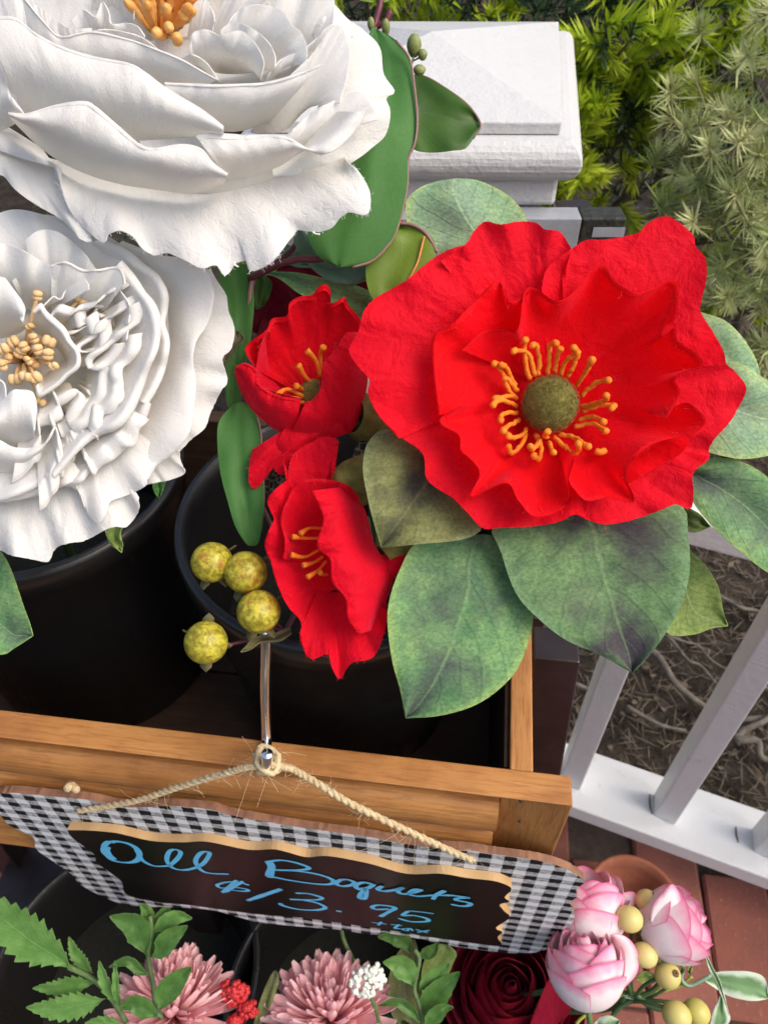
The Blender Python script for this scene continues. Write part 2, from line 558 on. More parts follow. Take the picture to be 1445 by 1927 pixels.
# ================================================================== THE SETTING
def v2(p): return Vector((p.x, p.y, 0))
def m_wood(name, c1, c2, c3, stretch, rough=0.5, ring=30):
    t = NT(name)
    oc = t.coords('Object', stretch)
    n1 = t.noise(oc, ring, 5, 0.62, 0.8)
    n2 = t.noise(oc, ring * 4, 3, 0.6)
    c = t.mix(t.ramp(n1, [(0.30, 0), (0.52, 0.55), (0.72, 1)]), c1, c2)
    c = t.mix(t.math('MULTIPLY', t.ramp(n2, [(0.42, 1), (0.56, 0)]), 0.55), c, c3)
    oc2 = t.coords('Object')
    pt = t.noise(oc2, 9, 3)
    c = t.mix(t.math('MULTIPLY', t.ramp(pt, [(0.4, 0), (0.7, 1)]), 0.35), c, c3)
    nb = t.bump(n2, 0.28, 0.0012)
    return t.bsdf(c, rough, nb, spec=0.35)

# soil -------------------------------------------------------------------------
t = NT('mulch_soil')
oc = t.coords('Object')
n1 = t.noise(oc, 18, 6, 0.65)
n2 = t.noise(oc, 160, 4, 0.6)
c = t.mix(t.ramp(n1, [(0.35, 0), (0.68, 1)]), (0.018, 0.0145, 0.012), (0.070, 0.057, 0.046))
c = t.mix(t.ramp(n2, [(0.55, 0), (0.8, 0.8)]), c, (0.12, 0.10, 0.075))
nb = t.bump(n2, 0.8, 0.012); nb = t.bump(n1, 0.7, 0.03, nb)
M_SOIL = t.bsdf(c, 0.95, nb, spec=0.1)

def soil_h(x, y):
    return 0.018 * noise.noise(Vector((x * 5, y * 5, 0))) + 0.012 * noise.noise(Vector((x * 19, y * 19, 2)))
# one sheet out to the horizon, fine near the fence
xs = [-60, -25, -10, -4, -2] + [-1.2 + 0.05 * i for i in range(0, 66)] + [2.6, 4, 8, 20, 60]
ys = [-60, -20, -6, -2] + [-0.6 + 0.05 * i for i in range(0, 76)] + [4, 7, 15, 30, 80]
verts = [Vector((x, y, -0.032 + (soil_h(x, y) if abs(x) < 3 and abs(y) < 4 else 0))) for y in ys for x in xs]
ground = obj('ground', verts, grid_faces(len(xs), len(ys)), M_SOIL)
tag(ground, kind='structure')

# crate frame: x to the right along its front, y into the depth, z up; origin = top right front corner
CR_Z = 0.85
pa = on_z(0, 1335, CR_Z); pb = on_z(1075, 1460, CR_Z)
ex = (pb - pa).normalized(); ez = Vector((0, 0, 1)); ey = ez.cross(ex)
RAILW = 0.020
O_CR = pb - ey * RAILW
M_CR = Matrix((( ex.x, ey.x, 0, O_CR.x), (ex.y, ey.y, 0, O_CR.y), (0, 0, 1, O_CR.z), (0, 0, 0, 1)))

# brick path -------------------------------------------------------------------
t = NT('brick_clay')
oc = t.coords('Object')
oi = t.n('ObjectInfo')
n1 = t.noise(oc, 14, 5, 0.65); n2 = t.noise(oc, 130, 4, 0.65)
c = t.mix(oi.outputs['Random'], (0.27, 0.088, 0.062), (0.36, 0.14, 0.10))
c = t.mix(t.ramp(n1, [(0.35, 0), (0.75, 0.75)]), c, (0.20, 0.085, 0.07))
c = t.mix(t.ramp(n2, [(0.60, 0), (0.8, 0.7)]), c, (0.44, 0.30, 0.25))
nb = t.bump(n2, 0.5, 0.003)
M_BRICK = t.bsdf(c, 0.85, nb, spec=0.2)
M_SAND = m_plain('joint_dirt', (0.06, 0.045, 0.035), (0.10, 0.07, 0.055), 0.95, 60, 0.6, 200, 0.003)
# the paved edge steps along the fence: bricks in the crate's direction
edge0 = on_z(1319, 1640, 0.0)
BL, BW, BG = 0.205, 0.100, 0.005
def br(lx, ly, z): return Vector((edge0.x, edge0.y, 0)) + ex * lx + ey * ly + ez * z
path = obj('brick_path', [br(-2.2, -1.9, -0.012), br(1.0, -1.9, -0.012), br(1.0, -0.045, -0.012), br(0.0, -0.045, -0.012), br(0.0, 0.10, -0.012), br(-2.2, 0.10, -0.012)],
           [(0, 1, 2, 3, 4, 5)], M_SAND, smooth=False)
tag(path, kind='structure')
brick_me = []
for k in range(5):
    rg = random.Random(k)
    v, f = hexa_me([Vector(((p.x), (p.y), p.z)) + Vector((rg.uniform(-.0015, .0015), rg.uniform(-.0015, .0015), rg.uniform(-.0012, .0012))) for p in box_pts(-BL / 2, BL / 2, -BW / 2, BW / 2, -0.055, 0)], 0.004, 1)
    brick_me.append(mesh_data('brick', v, f, M_BRICK, None, False))
rb = random.Random(5)
nb_ = 0
for r in range(-7, 18):                                   # rows run along ey
    for q in range(-7, 5):
        lx = -0.055 - r * (BW + BG)                        # soldier courses: long side along ey
        ly = 0.10 - 0.10 - q * (BL + BG) + (0.5 * (BL + BG) if r % 2 else 0)
        if lx > 0 and ly > -0.10: continue
        if ly > 0.02: continue
        w = br(lx, ly, 0)
        cx_, cy_ = w.x, w.y
        dd = w - CAM
        dep = dd.dot(FWD)
        if dep < 0.2: continue
        px = CX + FPX * dd.dot(RIGHT) / dep; py = CY - FPX * dd.dot(UP) / dep
        if px < -500 or px > 2000 or py < 1350 or py > 2500: continue
        if nb_ > 220: continue
        nb_ += 1
        R = Matrix(((ey.x, ex.x * -1, 0, w.x), (ey.y, ex.y * -1, 0, w.y), (0, 0, 1, rb.uniform(-0.003, 0.003)), (0, 0, 0, 1)))
        R = R @ Matrix.Rotation(rb.uniform(-.012, .012), 4, 'Z') @ Matrix.Rotation(rb.uniform(-.008, .008), 4, 'X')
        inst('brick', brick_me[rb.randrange(5)], path, R)

# fence rail and balusters --------------------------------------------------------
t = NT('white_paint')
oc = t.coords('Object')
n1 = t.noise(oc, 7, 4, 0.6); n2 = t.noise(oc, 300, 3)
st = t.noise(t.coords('Object', (18, 18, 240)), 1.0, 3)
c = t.mix(t.ramp(n1, [(0.4, 0), (0.8, 0.6)]), (0.72, 0.73, 0.735), (0.64, 0.65, 0.655))
dirt = t.noise(oc, 55, 5, 0.7)
c = t.mix(t.ramp(dirt, [(0.60, 0), (0.80, 0.6)]), c, (0.42, 0.40, 0.36))
nb = t.bump(n2, 0.3, 0.0012); nb = t.bump(st, 0.4, 0.0014, nb); nb = t.bump(t.noise(oc, 90, 5, .6), .35, .002, nb)
M_PAINT = t.bsdf(c, 0.45, nb, spec=0.4)
M_PAINT_TONED = t.m.copy(); M_PAINT_TONED.name = 'toned_white_paint'  # copy of the white paint, toned down so the brightly lit cap keeps from clipping
for nd in M_PAINT_TONED.node_tree.nodes:
    if nd.type == 'MIX':
        for sk in nd.inputs:
            if sk.type == 'RGBA' and not sk.is_linked and sk.default_value[0] > .5:
                sk.default_value = tuple(c_ * .80 for c_ in sk.default_value[:3]) + (1,)
    if nd.type == 'BUMP': nd.inputs['Strength'].default_value *= 1.5
RZ = 0.144
f0 = on_z(1073, 1521, RZ); f1 = on_z(1445, 1649, RZ)
b0 = on_z(1031.5, 1381, RZ); b1 = on_z(1409.6, 1521, RZ)
rx = ((f1 - f0).normalized() + (b1 - b0).normalized()).normalized(); rx.z = 0; rx.normalize()
ry = ez.cross(rx)
rail_w = ((b0 + b1) / 2 - (f0 + f1) / 2).dot(ry)
fmid = (f0 + f1) / 2
fence = thing('white_fence', (fmid.x, fmid.y, 0), 'white painted wooden fence with square balusters over a wide bottom rail', 'fence')
M_F = Matrix(((rx.x, ry.x, 0, fmid.x), (rx.y, ry.y, 0, fmid.y), (0, 0, 1, 0), (0, 0, 0, 1)))
boxo('bottom_rail', -0.62, 1.6, 0, rail_w, RZ - 0.036, RZ, M_PAINT, fence, M_F, 0.003)
boxo('top_rail', -0.62, 1.6, rail_w * .15, rail_w * .85, 0.74, 0.775, M_PAINT, fence, M_F, 0.003)
foot = [on_z(1229, 1535, RZ), on_z(1057, 1456, RZ)]
bxs = [(M_F.inverted() @ p) for p in foot]
spacing = abs(bxs[0].x - bxs[1].x)
bw = 0.036
print('rail width', rail_w, 'baluster spacing', spacing, 'feet', bxs)
by0 = bxs[0].y
RB = Matrix.Rotation(radians(-6), 4, 'Z')
for k in range(-2, 9):
    bx0 = bxs[0].x + k * spacing
    if -0.60 < bx0 < 1.5:
        w0 = M_F @ Vector((bx0, by0, 0))
        fd = Vector((cos(radians(-28)), sin(radians(-28)), 0)) * 0.033; sd_ = Vector((cos(radians(76)), sin(radians(76)), 0)) * 0.036
        cs = [Vector((w0.x, w0.y, 0)), Vector((w0.x, w0.y, 0)) + fd, Vector((w0.x, w0.y, 0)) + fd + sd_, Vector((w0.x, w0.y, 0)) + sd_]
        v, f = hexa_me([c_ + ez * (RZ + .0005) for c_ in cs] + [c_ + ez * .7395 for c_ in cs], 0.0025)
        obj('baluster', v, f, M_PAINT, fence, None, False)
M_CRACK = m_plain('crack_dirt', (.10, .085, .06), (.2, .17, .12), .9, 200, .3)
for (px, py, px2, py2) in ((1052, 1430, 1055, 1455), (1222, 1494, 1226, 1532), (1384, 1555, 1389, 1586)):
    a_ = on_z(px, py, RZ + .0008); b_ = on_z(px2, py2, RZ + .0008)
    v, f, u = tube_geo(smooth3([a_, a_.lerp(b_, .5) + Vector((-.0015, 0, 0)), b_], 8), [.0004, .001, .0014, .0016, .0015, .0014, .001, .0005], 6)
    obj('paint_crack', v, f, M_CRACK, fence, u)
for k in (-0.5, 0.9):
    boxo('foot_block', k, k + 0.06, rail_w * .2, rail_w * .8, -0.03, RZ - 0.0365, M_PAINT, fence, M_F, 0.002)

# newel post with pyramid cap ------------------------------------------------------
DR = 0.215
z_b = CAMZ - DR
fr_c = on_z(1057, 231, z_b); br_c = on_z(1051, 41, z_b)
py_ = (br_c - fr_c); side = py_.length; py_ = py_.normalized()
px_ = Vector((1, -0.012, 0)).normalized()
ap = P(812, 59, 0.0 + (CAMZ - (z_b + 0.038)) / -ray(812, 59).z)
mid_r = (fr_c + br_c) / 2
half_w = (mid_r - Vector((ap.x, ap.y, z_b))).dot(px_)
half_d = side / 2
cc = mid_r - px_ * half_w
print('cap halves', half_w, half_d)
post = thing('fence_post', (cc.x, cc.y, 0), 'large white square fence post with moulded pyramid cap behind the flowers', 'fence post')
def ring(k, z):      # square ring grown by k metres
    return [Vector((cc.x, cc.y, 0)) + px_ * sx * (half_w + k) + py_ * sy * (half_d + k) + ez * z for sx, sy in ((-1, -1), (1, -1), (1, 1), (-1, 1))]
def rings(name, prof, top=False, bottom=False, bev=0.0015, mat=M_PAINT_TONED):
    vv = []; ff = []
    for (k, z) in prof: vv += ring(k, z)
    n = len(prof)
    for j in range(n - 1):
        for s in range(4):
            ff.append((j * 4 + s, j * 4 + (s + 1) % 4, (j + 1) * 4 + (s + 1) % 4, (j + 1) * 4 + s))
    if top: ff.append(tuple((n - 1) * 4 + s for s in range(4)))
    if bottom: ff.append((3, 2, 1, 0))
    o = obj(name, vv, ff, mat, post, None, False)
    if bev:
        m = o.modifiers.new('edge', 'BEVEL'); m.width = bev; m.segments = 2; m.limit_method = 'ANGLE'
    return o
v = ring(0, z_b) + [Vector((ap.x, ap.y, z_b + 0.038))] + ring(0, z_b - 0.009)
o = obj('pyramid_cap', v, [(0, 1, 4), (1, 2, 4), (2, 3, 4), (3, 0, 4), (5, 6, 1, 0), (6, 7, 2, 1), (7, 8, 3, 2), (8, 5, 0, 3), (8, 7, 6, 5)], M_PAINT_TONED, post, None, False)
m = o.modifiers.new('edge', 'BEVEL'); m.width = 0.0012; m.segments = 2
half = [(-0.004, z_b - 0.0095)] + [(0.004 + 0.016 * sin(a), z_b - 0.0255 + 0.016 * cos(a)) for a in [i * pi / 10 for i in range(0, 11)]] + [(-0.004, z_b - 0.0415)]
rings('bullnose_moulding', half, True, True)
rings('band', [(-0.020, z_b - 0.064), (0.004, z_b - 0.064), (0.004, z_b - 0.042), (-0.020, z_b - 0.042)], True, True, 0.003)
cove = [(-0.03, z_b - 0.066), (-0.006, z_b - 0.066), (-0.006, z_b - 0.082)] + [(-0.006 - 0.026 * (1 - cos(a)), z_b - 0.083 - 0.040 * sin(a)) for a in [i * pi / 16 for i in range(1, 9)]]
rings('cove_moulding', list(reversed(cove)), True, True, 0)
rings('post_shaft', [(-0.036, 0.0), (-0.036, z_b - 0.121)], True, True, 0.003)

# yew hedge ------------------------------------------------------------------------
def needle_mat(name, c1, c2, c3, rough=0.5, trans=0.3):
    t = NT(name)
    oi = t.n('ObjectInfo')
    u, v = t.sepuv()
    c = t.mix(oi.outputs['Random'], c1, c2)
    c = t.mix(t.ramp(v, [(0.0, 0.7), (0.6, 0.0)]), c, c3)
    c = t.mix(t.math('MULTIPLY', u, 0.45), c, c2)
    return t.bsdf(c, rough, None, spec=0.35, trans=trans, trans_col=c)
M_SHOOT = needle_mat('yew_new_growth', (0.36, 0.52, 0.022), (0.62, 0.70, 0.06), (0.20, 0.34, 0.015), 0.5, 0.38)
M_YEW = needle_mat('yew_old_needles', (0.018, 0.045, 0.018), (0.035, 0.075, 0.030), (0.02, 0.04, 0.015), 0.4, 0.1)
M_PINE = needle_mat('pine_needles', (0.25, 0.38, 0.14), (0.60, 0.62, 0.30), (0.24, 0.22, 0.10), 0.5, 0.15)
M_BARK = m_plain('conifer_bark', (0.10, 0.075, 0.055), (0.20, 0.165, 0.13), 0.9, 90, 0.8, 150, 0.004)
M_BARKG = m_plain('grey_twig_bark', (0.085, 0.074, 0.06), (0.20, 0.178, 0.148), 0.9, 60, 0.7, 200, 0.003, stretch=(1, 1, 1))

def add_needle(V, F, U, p, d, side, L, w, bend, rnd):
    d = d.normalized(); side = side.normalized()
    up = d.cross(side)
    i0 = len(V)
    m = p + d * L * 0.45 + up * bend * 0.5
    e = p + d * L + up * bend * -0.4
    V += [p - side * w * .3, p + side * w * .3, m + side * w * .5, e, m - side * w * .5]
    U += [(rnd, 0), (rnd, 0), (rnd, .5), (rnd, 1), (rnd, .5)]
    F += [(i0, i0 + 1, i0 + 2, i0 + 4), (i0 + 4, i0 + 2, i0 + 3)]
def sprig(seed, L, n, nl, nw, flat, open_, V=None, F=None, U=None, M=None):
    rg = random.Random(seed)
    v_, f_, u_ = [], [], []
    bendv = Vector((rg.uniform(-.2, .2), rg.uniform(-.2, .2), 0)) * L
    for k in range(n):
        tt = (k + 0.5) / n
        p = Vector((0, 0, L * tt)) + bendv * tt * tt
        a = (0 if k % 2 else pi) + rg.gauss(0, flat)
        op = radians(open_) * (1.15 - 0.75 * tt) + rg.gauss(0, 0.10)
        d = Vector((cos(a) * sin(op), sin(a) * sin(op), cos(op)))
        sd = Vector((-sin(a), cos(a), 0)).cross(d) if flat < 1.0 else Vector((-sin(a), cos(a), 0))
        sd = Vector((-sin(a), cos(a), 0)) if rg.random() < 0.5 else sd
        add_needle(v_, f_, u_, p, d, sd, nl * rg.uniform(0.75, 1.1) * (1 - 0.3 * abs(tt - .4)), nw, nl * 0.08 * rg.uniform(-1, 1), rg.random())
    sv, sf, su = tube_geo([Vector((0, 0, 0)), Vector((0, 0, L * .5)) + bendv * .25, Vector((0, 0, L)) + bendv], [nw * .5, nw * .4, nw * .2], 4)
    i0 = len(v_)
    v_ += sv; f_ += [tuple(i + i0 for i in q) for q in sf]; u_ += [(0.2, 0)] * len(sv)
    if V is None:
        return v_, f_, u_
    i0 = len(V)
    V += [M @ p for p in v_]; F += [tuple(i + i0 for i in q) for q in f_]; U += u_

HY = 1.06
hedge = thing('yew_hedge', (0.25, HY + .25, 0), 'dense yew hedge with bright lime green new shoots behind the white post', 'hedge')
shoot_me = []
for k in range(7):
    v, f, u = sprig(100 + k, 0.034 + 0.006 * (k % 3), 46, 0.027, 0.0034, 0.60 + 0.25 * (k % 2), 62)
    shoot_me.append(mesh_data('shoot', v, f, M_SHOOT, u, True))
def orient(p, d, roll, s=1.0):
    q = Vector((0, 0, 1)).rotation_difference(Vector(d).normalized())
    return Matrix.Translation(p) @ q.to_matrix().to_4x4() @ Matrix.Rotation(roll, 4, 'Z') @ Matrix.Scale(s, 4)
rg = random.Random(21)
# branches carry the clusters
branch_ends = []
for k in range(46):
    x = rg.uniform(-0.35, 0.85); z = rg.uniform(0.62, 1.24)
    if z < 0.86 and rg.random() < 0.55: continue
    y = HY + 0.10 * noise.noise(Vector((x * 4, z * 4, 1))) + rg.uniform(-0.03, 0.10) + max(0, z - 1.05) * 0.9
    branch_ends.append(Vector((x, y, z)))
nsh = 0
def cluster(e, count, spread=1.0):
    global nsh
    root = Vector((e.x * 0.75 + 0.08, e.y + 0.38, e.z - 0.28))
    mid = (root * 0.45 + e * 0.55) + Vector((rg.uniform(-.04, .04), 0, rg.uniform(-.03, .05)))
    tube('branch', [root, mid, e], [0.007, 0.004, 0.0016], M_BARK, hedge, 6, 10)
    for j in range(count):
        if nsh >= 290: return
        tt = rg.random()
        off = Vector((rg.gauss(0, .045), rg.gauss(0, .03), rg.gauss(0, .04))) * spread
        pp = e.lerp(mid, tt * 0.6) + off
        d = Vector((rg.gauss(0, .55) + off.x * 9, -0.75 + rg.gauss(0, .35), 0.25 + rg.gauss(0, .45) + off.z * 5))
        inst('shoot', shoot_me[rg.randrange(7)], hedge, orient(pp, d, rg.uniform(0, 6.28), rg.uniform(1.0, 1.6)))
        nsh += 1
for e in branch_ends: cluster(e, 5)
# clusters where the photograph shows its brightest ones
for (px, py, d, n) in ((1085, 40, .98, 4), (1140, 75, .97, 6), (1190, 70, .93, 5), (1240, 95, .96, 7), (1180, 110, .98, 5), (1330, 45, 1.0, 5), (1290, 30, 1.02, 5), (1360, 60, 1.0, 4), (1300, 130, 1.03, 5),
                       (1120, 130, 1.02, 5), (1230, 170, 1.06, 4), (1290, 110, 1.0, 4), (1110, 170, 1.06, 4), (1095, 270, 1.0, 5), (1110, 240, 1.02, 4), (1215, 225, 1.12, 3), (1380, 110, 1.02, 5), (1420, 20, 1.0, 5), (1050, 395, 1.1, 3), (760, 15, 1.08, 5), (900, 10, 1.1, 4), (690, 20, 1.1, 4)):
    cluster(P(px, py, d), n, 0.55)
# old dark needles filling the body of the hedge
V, F, U = [], [], []
for k in range(4200):
    x = rg.uniform(-0.6, 1.3); z = rg.uniform(0.60, 1.32)
    dens = min(1, max(0.08, (z - 0.70) / 0.26))
    hole = 1.3 * noise.noise(Vector((x * 3.1 + 4, z * 3.1, 0)))
    if rg.random() > dens * (0.75 + 0.5 * hole): continue
    y = HY + 0.06 + rg.random() ** 1.3 * 0.5 + max(0, z - 1.05) * 0.9
    d = Vector((rg.gauss(0, .7), -0.6 + rg.gauss(0, .5), 0.3 + rg.gauss(0, .5)))
    sprig(rg.randrange(9999), 0.07, 22, 0.024, 0.0032, 0.5, 60, V, F, U, orient(Vector((x, y, z)), d, rg.uniform(0, 6.28), rg.uniform(0.8, 1.2)))
o = obj('old_foliage', V, F, M_YEW, hedge, U); tag(o, kind='stuff')
for k in range(9):
    x = -0.2 + k * 0.14 + rg.uniform(-.04, .04)
    tube('trunk', [Vector((x, HY + .42, -0.02)), Vector((x + rg.uniform(-.05, .05), HY + .36, .4)), Vector((x + rg.uniform(-.1, .1), HY + .3, .8)), Vector((x + rg.uniform(-.15, .15), HY + .3, 1.15))], [0.02, 0.015, 0.011, 0.005], M_BARK, hedge, 7, 14)
for k in range(16):
    x = rg.uniform(0.1, 0.8); z = rg.uniform(0.45, 0.85)
    a = Vector((x, HY + .3, z - .15)); b = a + Vector((rg.uniform(-.25, .25), -rg.uniform(.1, .3), rg.uniform(.0, .25)))
    tube('twig', [a, (a + b) / 2 + Vector((rg.uniform(-.04, .04), 0, rg.uniform(-.04, .04))), b], [0.005, 0.003, 0.0015], M_BARKG, hedge, 5, 10)

# dwarf pine on the right --------------------------------------------------------------
pine = thing('dwarf_pine', (0.95, 1.25, 0), 'grey green dwarf pine with long fine needles at the right edge', 'pine')
tuft_me = []
for k in range(6):
    rgk = random.Random(400 + k)
    v_, f_, u_ = [], [], []
    L = 0.024
    for j in range(48):
        tt = rgk.random()
        a = rgk.uniform(0, 2 * pi); op = radians(75) * (1.1 - 0.85 * tt) + rgk.gauss(0, .12)
        d = Vector((cos(a) * sin(op), sin(a) * sin(op), cos(op)))
        add_needle(v_, f_, u_, Vector((0, 0, L * tt)), d, Vector((-sin(a), cos(a), 0)), rgk.uniform(.020, .036), 0.0018, rgk.uniform(-.006, .006), rgk.random())
    sv, sf, su = tube_geo([Vector((0, 0, -.02)), Vector((0, 0, L * .5)), Vector((0, 0, L))], [.0018, .0015, .001], 5)
    i0 = len(v_); v_ += sv; f_ += [tuple(i + i0 for i in q) for q in sf]; u_ += [(.3, 0)] * len(sv)
    tuft_me.append(mesh_data('needle_tuft', v_, f_, M_PINE, u_, True))
trunk0 = Vector((0.95, 1.25, -0.02)); trunk1 = Vector((0.88, 1.18, 0.45))
tube('trunk', [trunk0, (trunk0 + trunk1) / 2 + Vector((.03, 0, 0)), trunk1, Vector((.84, 1.16, .8))], [0.03, 0.025, 0.018, .01], M_BARK, pine, 8, 14)
tips = [(1395, 105, .96), (1440, 130, .93), (1340, 205, .97), (1400, 190, .95), (1445, 215, .92), (1300, 260, .96), (1350, 285, .94), (1270, 275, .99), (1420, 300, .92), (1385, 340, .92), (1330, 330, .97), (1440, 370, .90),
        (1375, 420, .93), (1425, 440, .91), (1345, 395, .97), (1410, 510, .95), (1440, 560, .97), (1380, 470, .96), (1310, 300, 1.0), (1430, 640, 1.03), (1500, 250, .9), (1520, 400, .92), (1500, 500, .95), (1560, 150, .9), (1600, 330, .95), (1480, 60, .95), (1530, 600, 1.0), (1442, 690, 1.08)]
for (px, py, d) in tips:
    e = P(px, py, d)
    r0 = trunk1.lerp(Vector((.84, 1.16, .8)), rg.random())
    mid = r0.lerp(e, 0.6) + Vector((rg.uniform(-.05, .05), rg.uniform(.0, .06), rg.uniform(-.08, -.01)))
    tube('branch', [r0, mid, e], [.006, .0035, .002], M_BARKG, pine, 6, 14)
    for j in range(7):
        tt = 0 if j < 2 else rg.uniform(0, .45)
        pp = e.lerp(mid, tt) + Vector((rg.gauss(0, .024), rg.gauss(0, .02), rg.gauss(0, .024)))
        d_ = (e - mid).normalized() * 0.8 + Vector((rg.gauss(0, .5), -0.4 + rg.gauss(0, .4), .25 + rg.gauss(0, .4)))
        inst('needle_tuft', tuft_me[rg.randrange(6)], pine, orient(pp, d_, rg.uniform(0, 6.28), rg.uniform(.85, 1.25)))

# leaf litter and roots on the bed ------------------------------------------------------
M_LITTER = needle_mat('dry_litter', (0.055, 0.042, 0.032), (0.22, 0.175, 0.135), (0.05, 0.038, 0.028), 0.9, 0.0)
V, F, U = [], [], []
rl = random.Random(3)
def in_bed(w):
    q = w - Vector((edge0.x, edge0.y, 0))
    return (q.dot(ey) > 0.04) or (q.dot(ex) > 0.02 and q.dot(ey) > -0.06)
cnt = 0
while cnt < 15000:
    x = rl.uniform(-0.1, 1.9); y = rl.uniform(0.3, 2.5)
    w = Vector((x, y, 0))
    if not in_bed(w): continue
    cnt += 1
    z = -0.030 + soil_h(x, y) + rl.uniform(0, .006)
    a = rl.uniform(0, 6.28)
    d = Vector((cos(a), sin(a), rl.uniform(-.15, .3)))
    big = rl.random() < 0.07
    add_needle(V, F, U, Vector((x, y, z + .003)), d, Vector((-sin(a), cos(a), rl.uniform(-.4, .4))), rl.uniform(.008, .022) if big else rl.uniform(.02, .055), rl.uniform(.006, .011) if big else .0022, rl.uniform(-.004, .004), rl.random())
litter = obj('leaf_litter', V, F, M_LITTER, None, U, origin=(0.8, 1.4, -0.03))
tag(litter, 'dry pine needles and bark chips strewn over the dark soil', 'litter', kind='stuff')
def root(pts, r, label):
    w = []
    for (px, py, h) in pts:
        q = on_z(px, py, 0.0); w.append(q + ez * h)
    m_ = []
    for a, b in zip(w, w[1:]):
        m_ += [a, (a + b) / 2 + Vector((rl.uniform(-.012, .012), rl.uniform(-.012, .012), rl.uniform(-.004, .006)))]
    m_.append(w[-1])
    o = tube('root', m_, [r * .52 * (1.1 - .5 * i / (len(m_) - 1)) for i in range(len(m_))], M_BARKG, None, 8, 40, origin=w[0])
    tag(o, label, 'root')
root([(1195, 1215, 0), (1260, 1290, .02), (1330, 1340, .01), (1440, 1350, 0), (1500, 1365, -.01)], .014, 'thick bare grey root between the two tallest balusters')
root([(1380, 1385, 0), (1420, 1400, .01), (1445, 1430, .0), (1500, 1450, 0)], .015, 'grey root forking low at the right beside the second baluster')
root([(1385, 1400, 0), (1430, 1365, .015), (1500, 1330, 0)], .012, 'rising pale root at the right edge beside the second baluster')
root([(1240, 1190, 0), (1290, 1250, .015), (1345, 1285, 0)], .007, 'thin bent grey twig lying below the small bright leaf tip')
root([(1250, 1200, .01), (1310, 1220, .01), (1380, 1265, 0)], .005, 'thin pale stick slanting across the mulch under the right leaves')
root([(1040, 1320, 0), (1070, 1290, .01), (1110, 1300, .0)], .012, 'short grey root left of the first baluster beside the stand leg')
root([(1180, 1330, 0), (1230, 1365, .01), (1290, 1375, 0)], .009, 'grey root close to the ground between first and second baluster')
root([(1340, 1115, 0), (1390, 1150, .012), (1445, 1160, 0), (1500, 1150, 0)], .008, 'slender root on the mulch right of the smallest leaf')

# terracotta pot standing on the bricks ---------------------------------------------------
M_TERRA = m_plain('terracotta', (0.27, 0.085, 0.045), (0.36, 0.13, 0.07), 0.85, 40, 0.35, 220, 0.002)
tc = on_z(1192, 1700, 0.10)
tr = 0.070
prof = [(0.0, 0.002), (tr * .62, 0.002), (tr * .66, 0.008), (tr * .84, 0.072), (tr * .97, 0.073), (tr * 1.0, 0.076), (tr * 1.0, 0.098), (tr * .97, 0.101), (tr * .90, 0.099), (tr * .84, 0.08), (tr * .60, 0.014), (0, 0.012)]
lathe('terracotta_pot', prof, Vector((tc.x, tc.y, 0.004)), M_TERRA, None, 48, origin=(tc.x, tc.y, 0.004))
tag(bpy.data.objects['terracotta_pot'], 'small empty terracotta pot on the bricks behind the pink flowers', 'pot')

# ================================================================== STAND, CRATE, POTS
ANG = math.atan2(ex.y, ex.x)
def m_wood2(name, c1, c2, c3, axis='X', rough=0.5):
    t = NT(name)
    vr = t.n('VectorRotate'); vr.rotation_type = 'Z_AXIS'
    t.link(t.n('TexCoord').outputs['Object'], vr.inputs['Vector'])
    vr.inputs['Angle'].default_value = -ANG
    oi = t.n('ObjectInfo')
    ad = t.n('VectorMath'); ad.operation = 'ADD'
    cb = t.n('CombineXYZ'); t.link(t.math('MULTIPLY', oi.outputs['Random'], 3.0), cb.inputs[0]); t.link(t.math('MULTIPLY', oi.outputs['Random'], 7.0), cb.inputs[2])
    t.link(vr.outputs[0], ad.inputs[0]); t.link(cb.outputs[0], ad.inputs[1])
    mp = t.n('Mapping'); t.link(ad.outputs[0], mp.inputs['Vector'])
    mp.inputs['Scale'].default_value = {'X': (0.09, 1, 1), 'Y': (1, 0.09, 1), 'Z': (1, 1, 0.09)}[axis]
    n1 = t.noise(mp.outputs[0], 75, 5, 0.6, 0.7)
    n2 = t.noise(mp.outputs[0], 420, 4, 0.65, 0.3)
    n3 = t.noise(ad.outputs[0], 22, 4, 0.6)
    c = t.mix(t.ramp(n1, [(0.30, 0), (0.70, 1)]), c1, c2)
    c = t.mix(t.math('MULTIPLY', t.ramp(n2, [(0.36, 1), (0.52, 0)]), 0.5), c, c3)
    c = t.mix(t.math('MULTIPLY', t.ramp(n3, [(0.42, 0), (0.72, 1)]), 0.6), c, c3)
    nb = t.bump(n2, 0.35, 0.001); nb = t.bump(n1, 0.2, 0.002, nb)
    return t.bsdf(c, rough, nb, spec=0.35)
PINE1, PINE2, PINE3 = (0.45, 0.195, 0.056), (0.56, 0.275, 0.09), (0.25, 0.092, 0.028)
M_WX = m_wood2('honey_pine_lengthwise', PINE1, PINE2, PINE3, 'X')
M_WY = m_wood2('honey_pine_depthwise', PINE1, PINE2, PINE3, 'Y')
M_WZ = m_wood2('honey_pine_upright', PINE1, PINE2, PINE3, 'Z')
M_BLACKWOOD = m_plain('dark_brown_painted_wood', (0.016, 0.011, 0.011), (0.03, 0.02, 0.019), 0.35, 40, 0.2, 200, 0.001, spec=0.5)

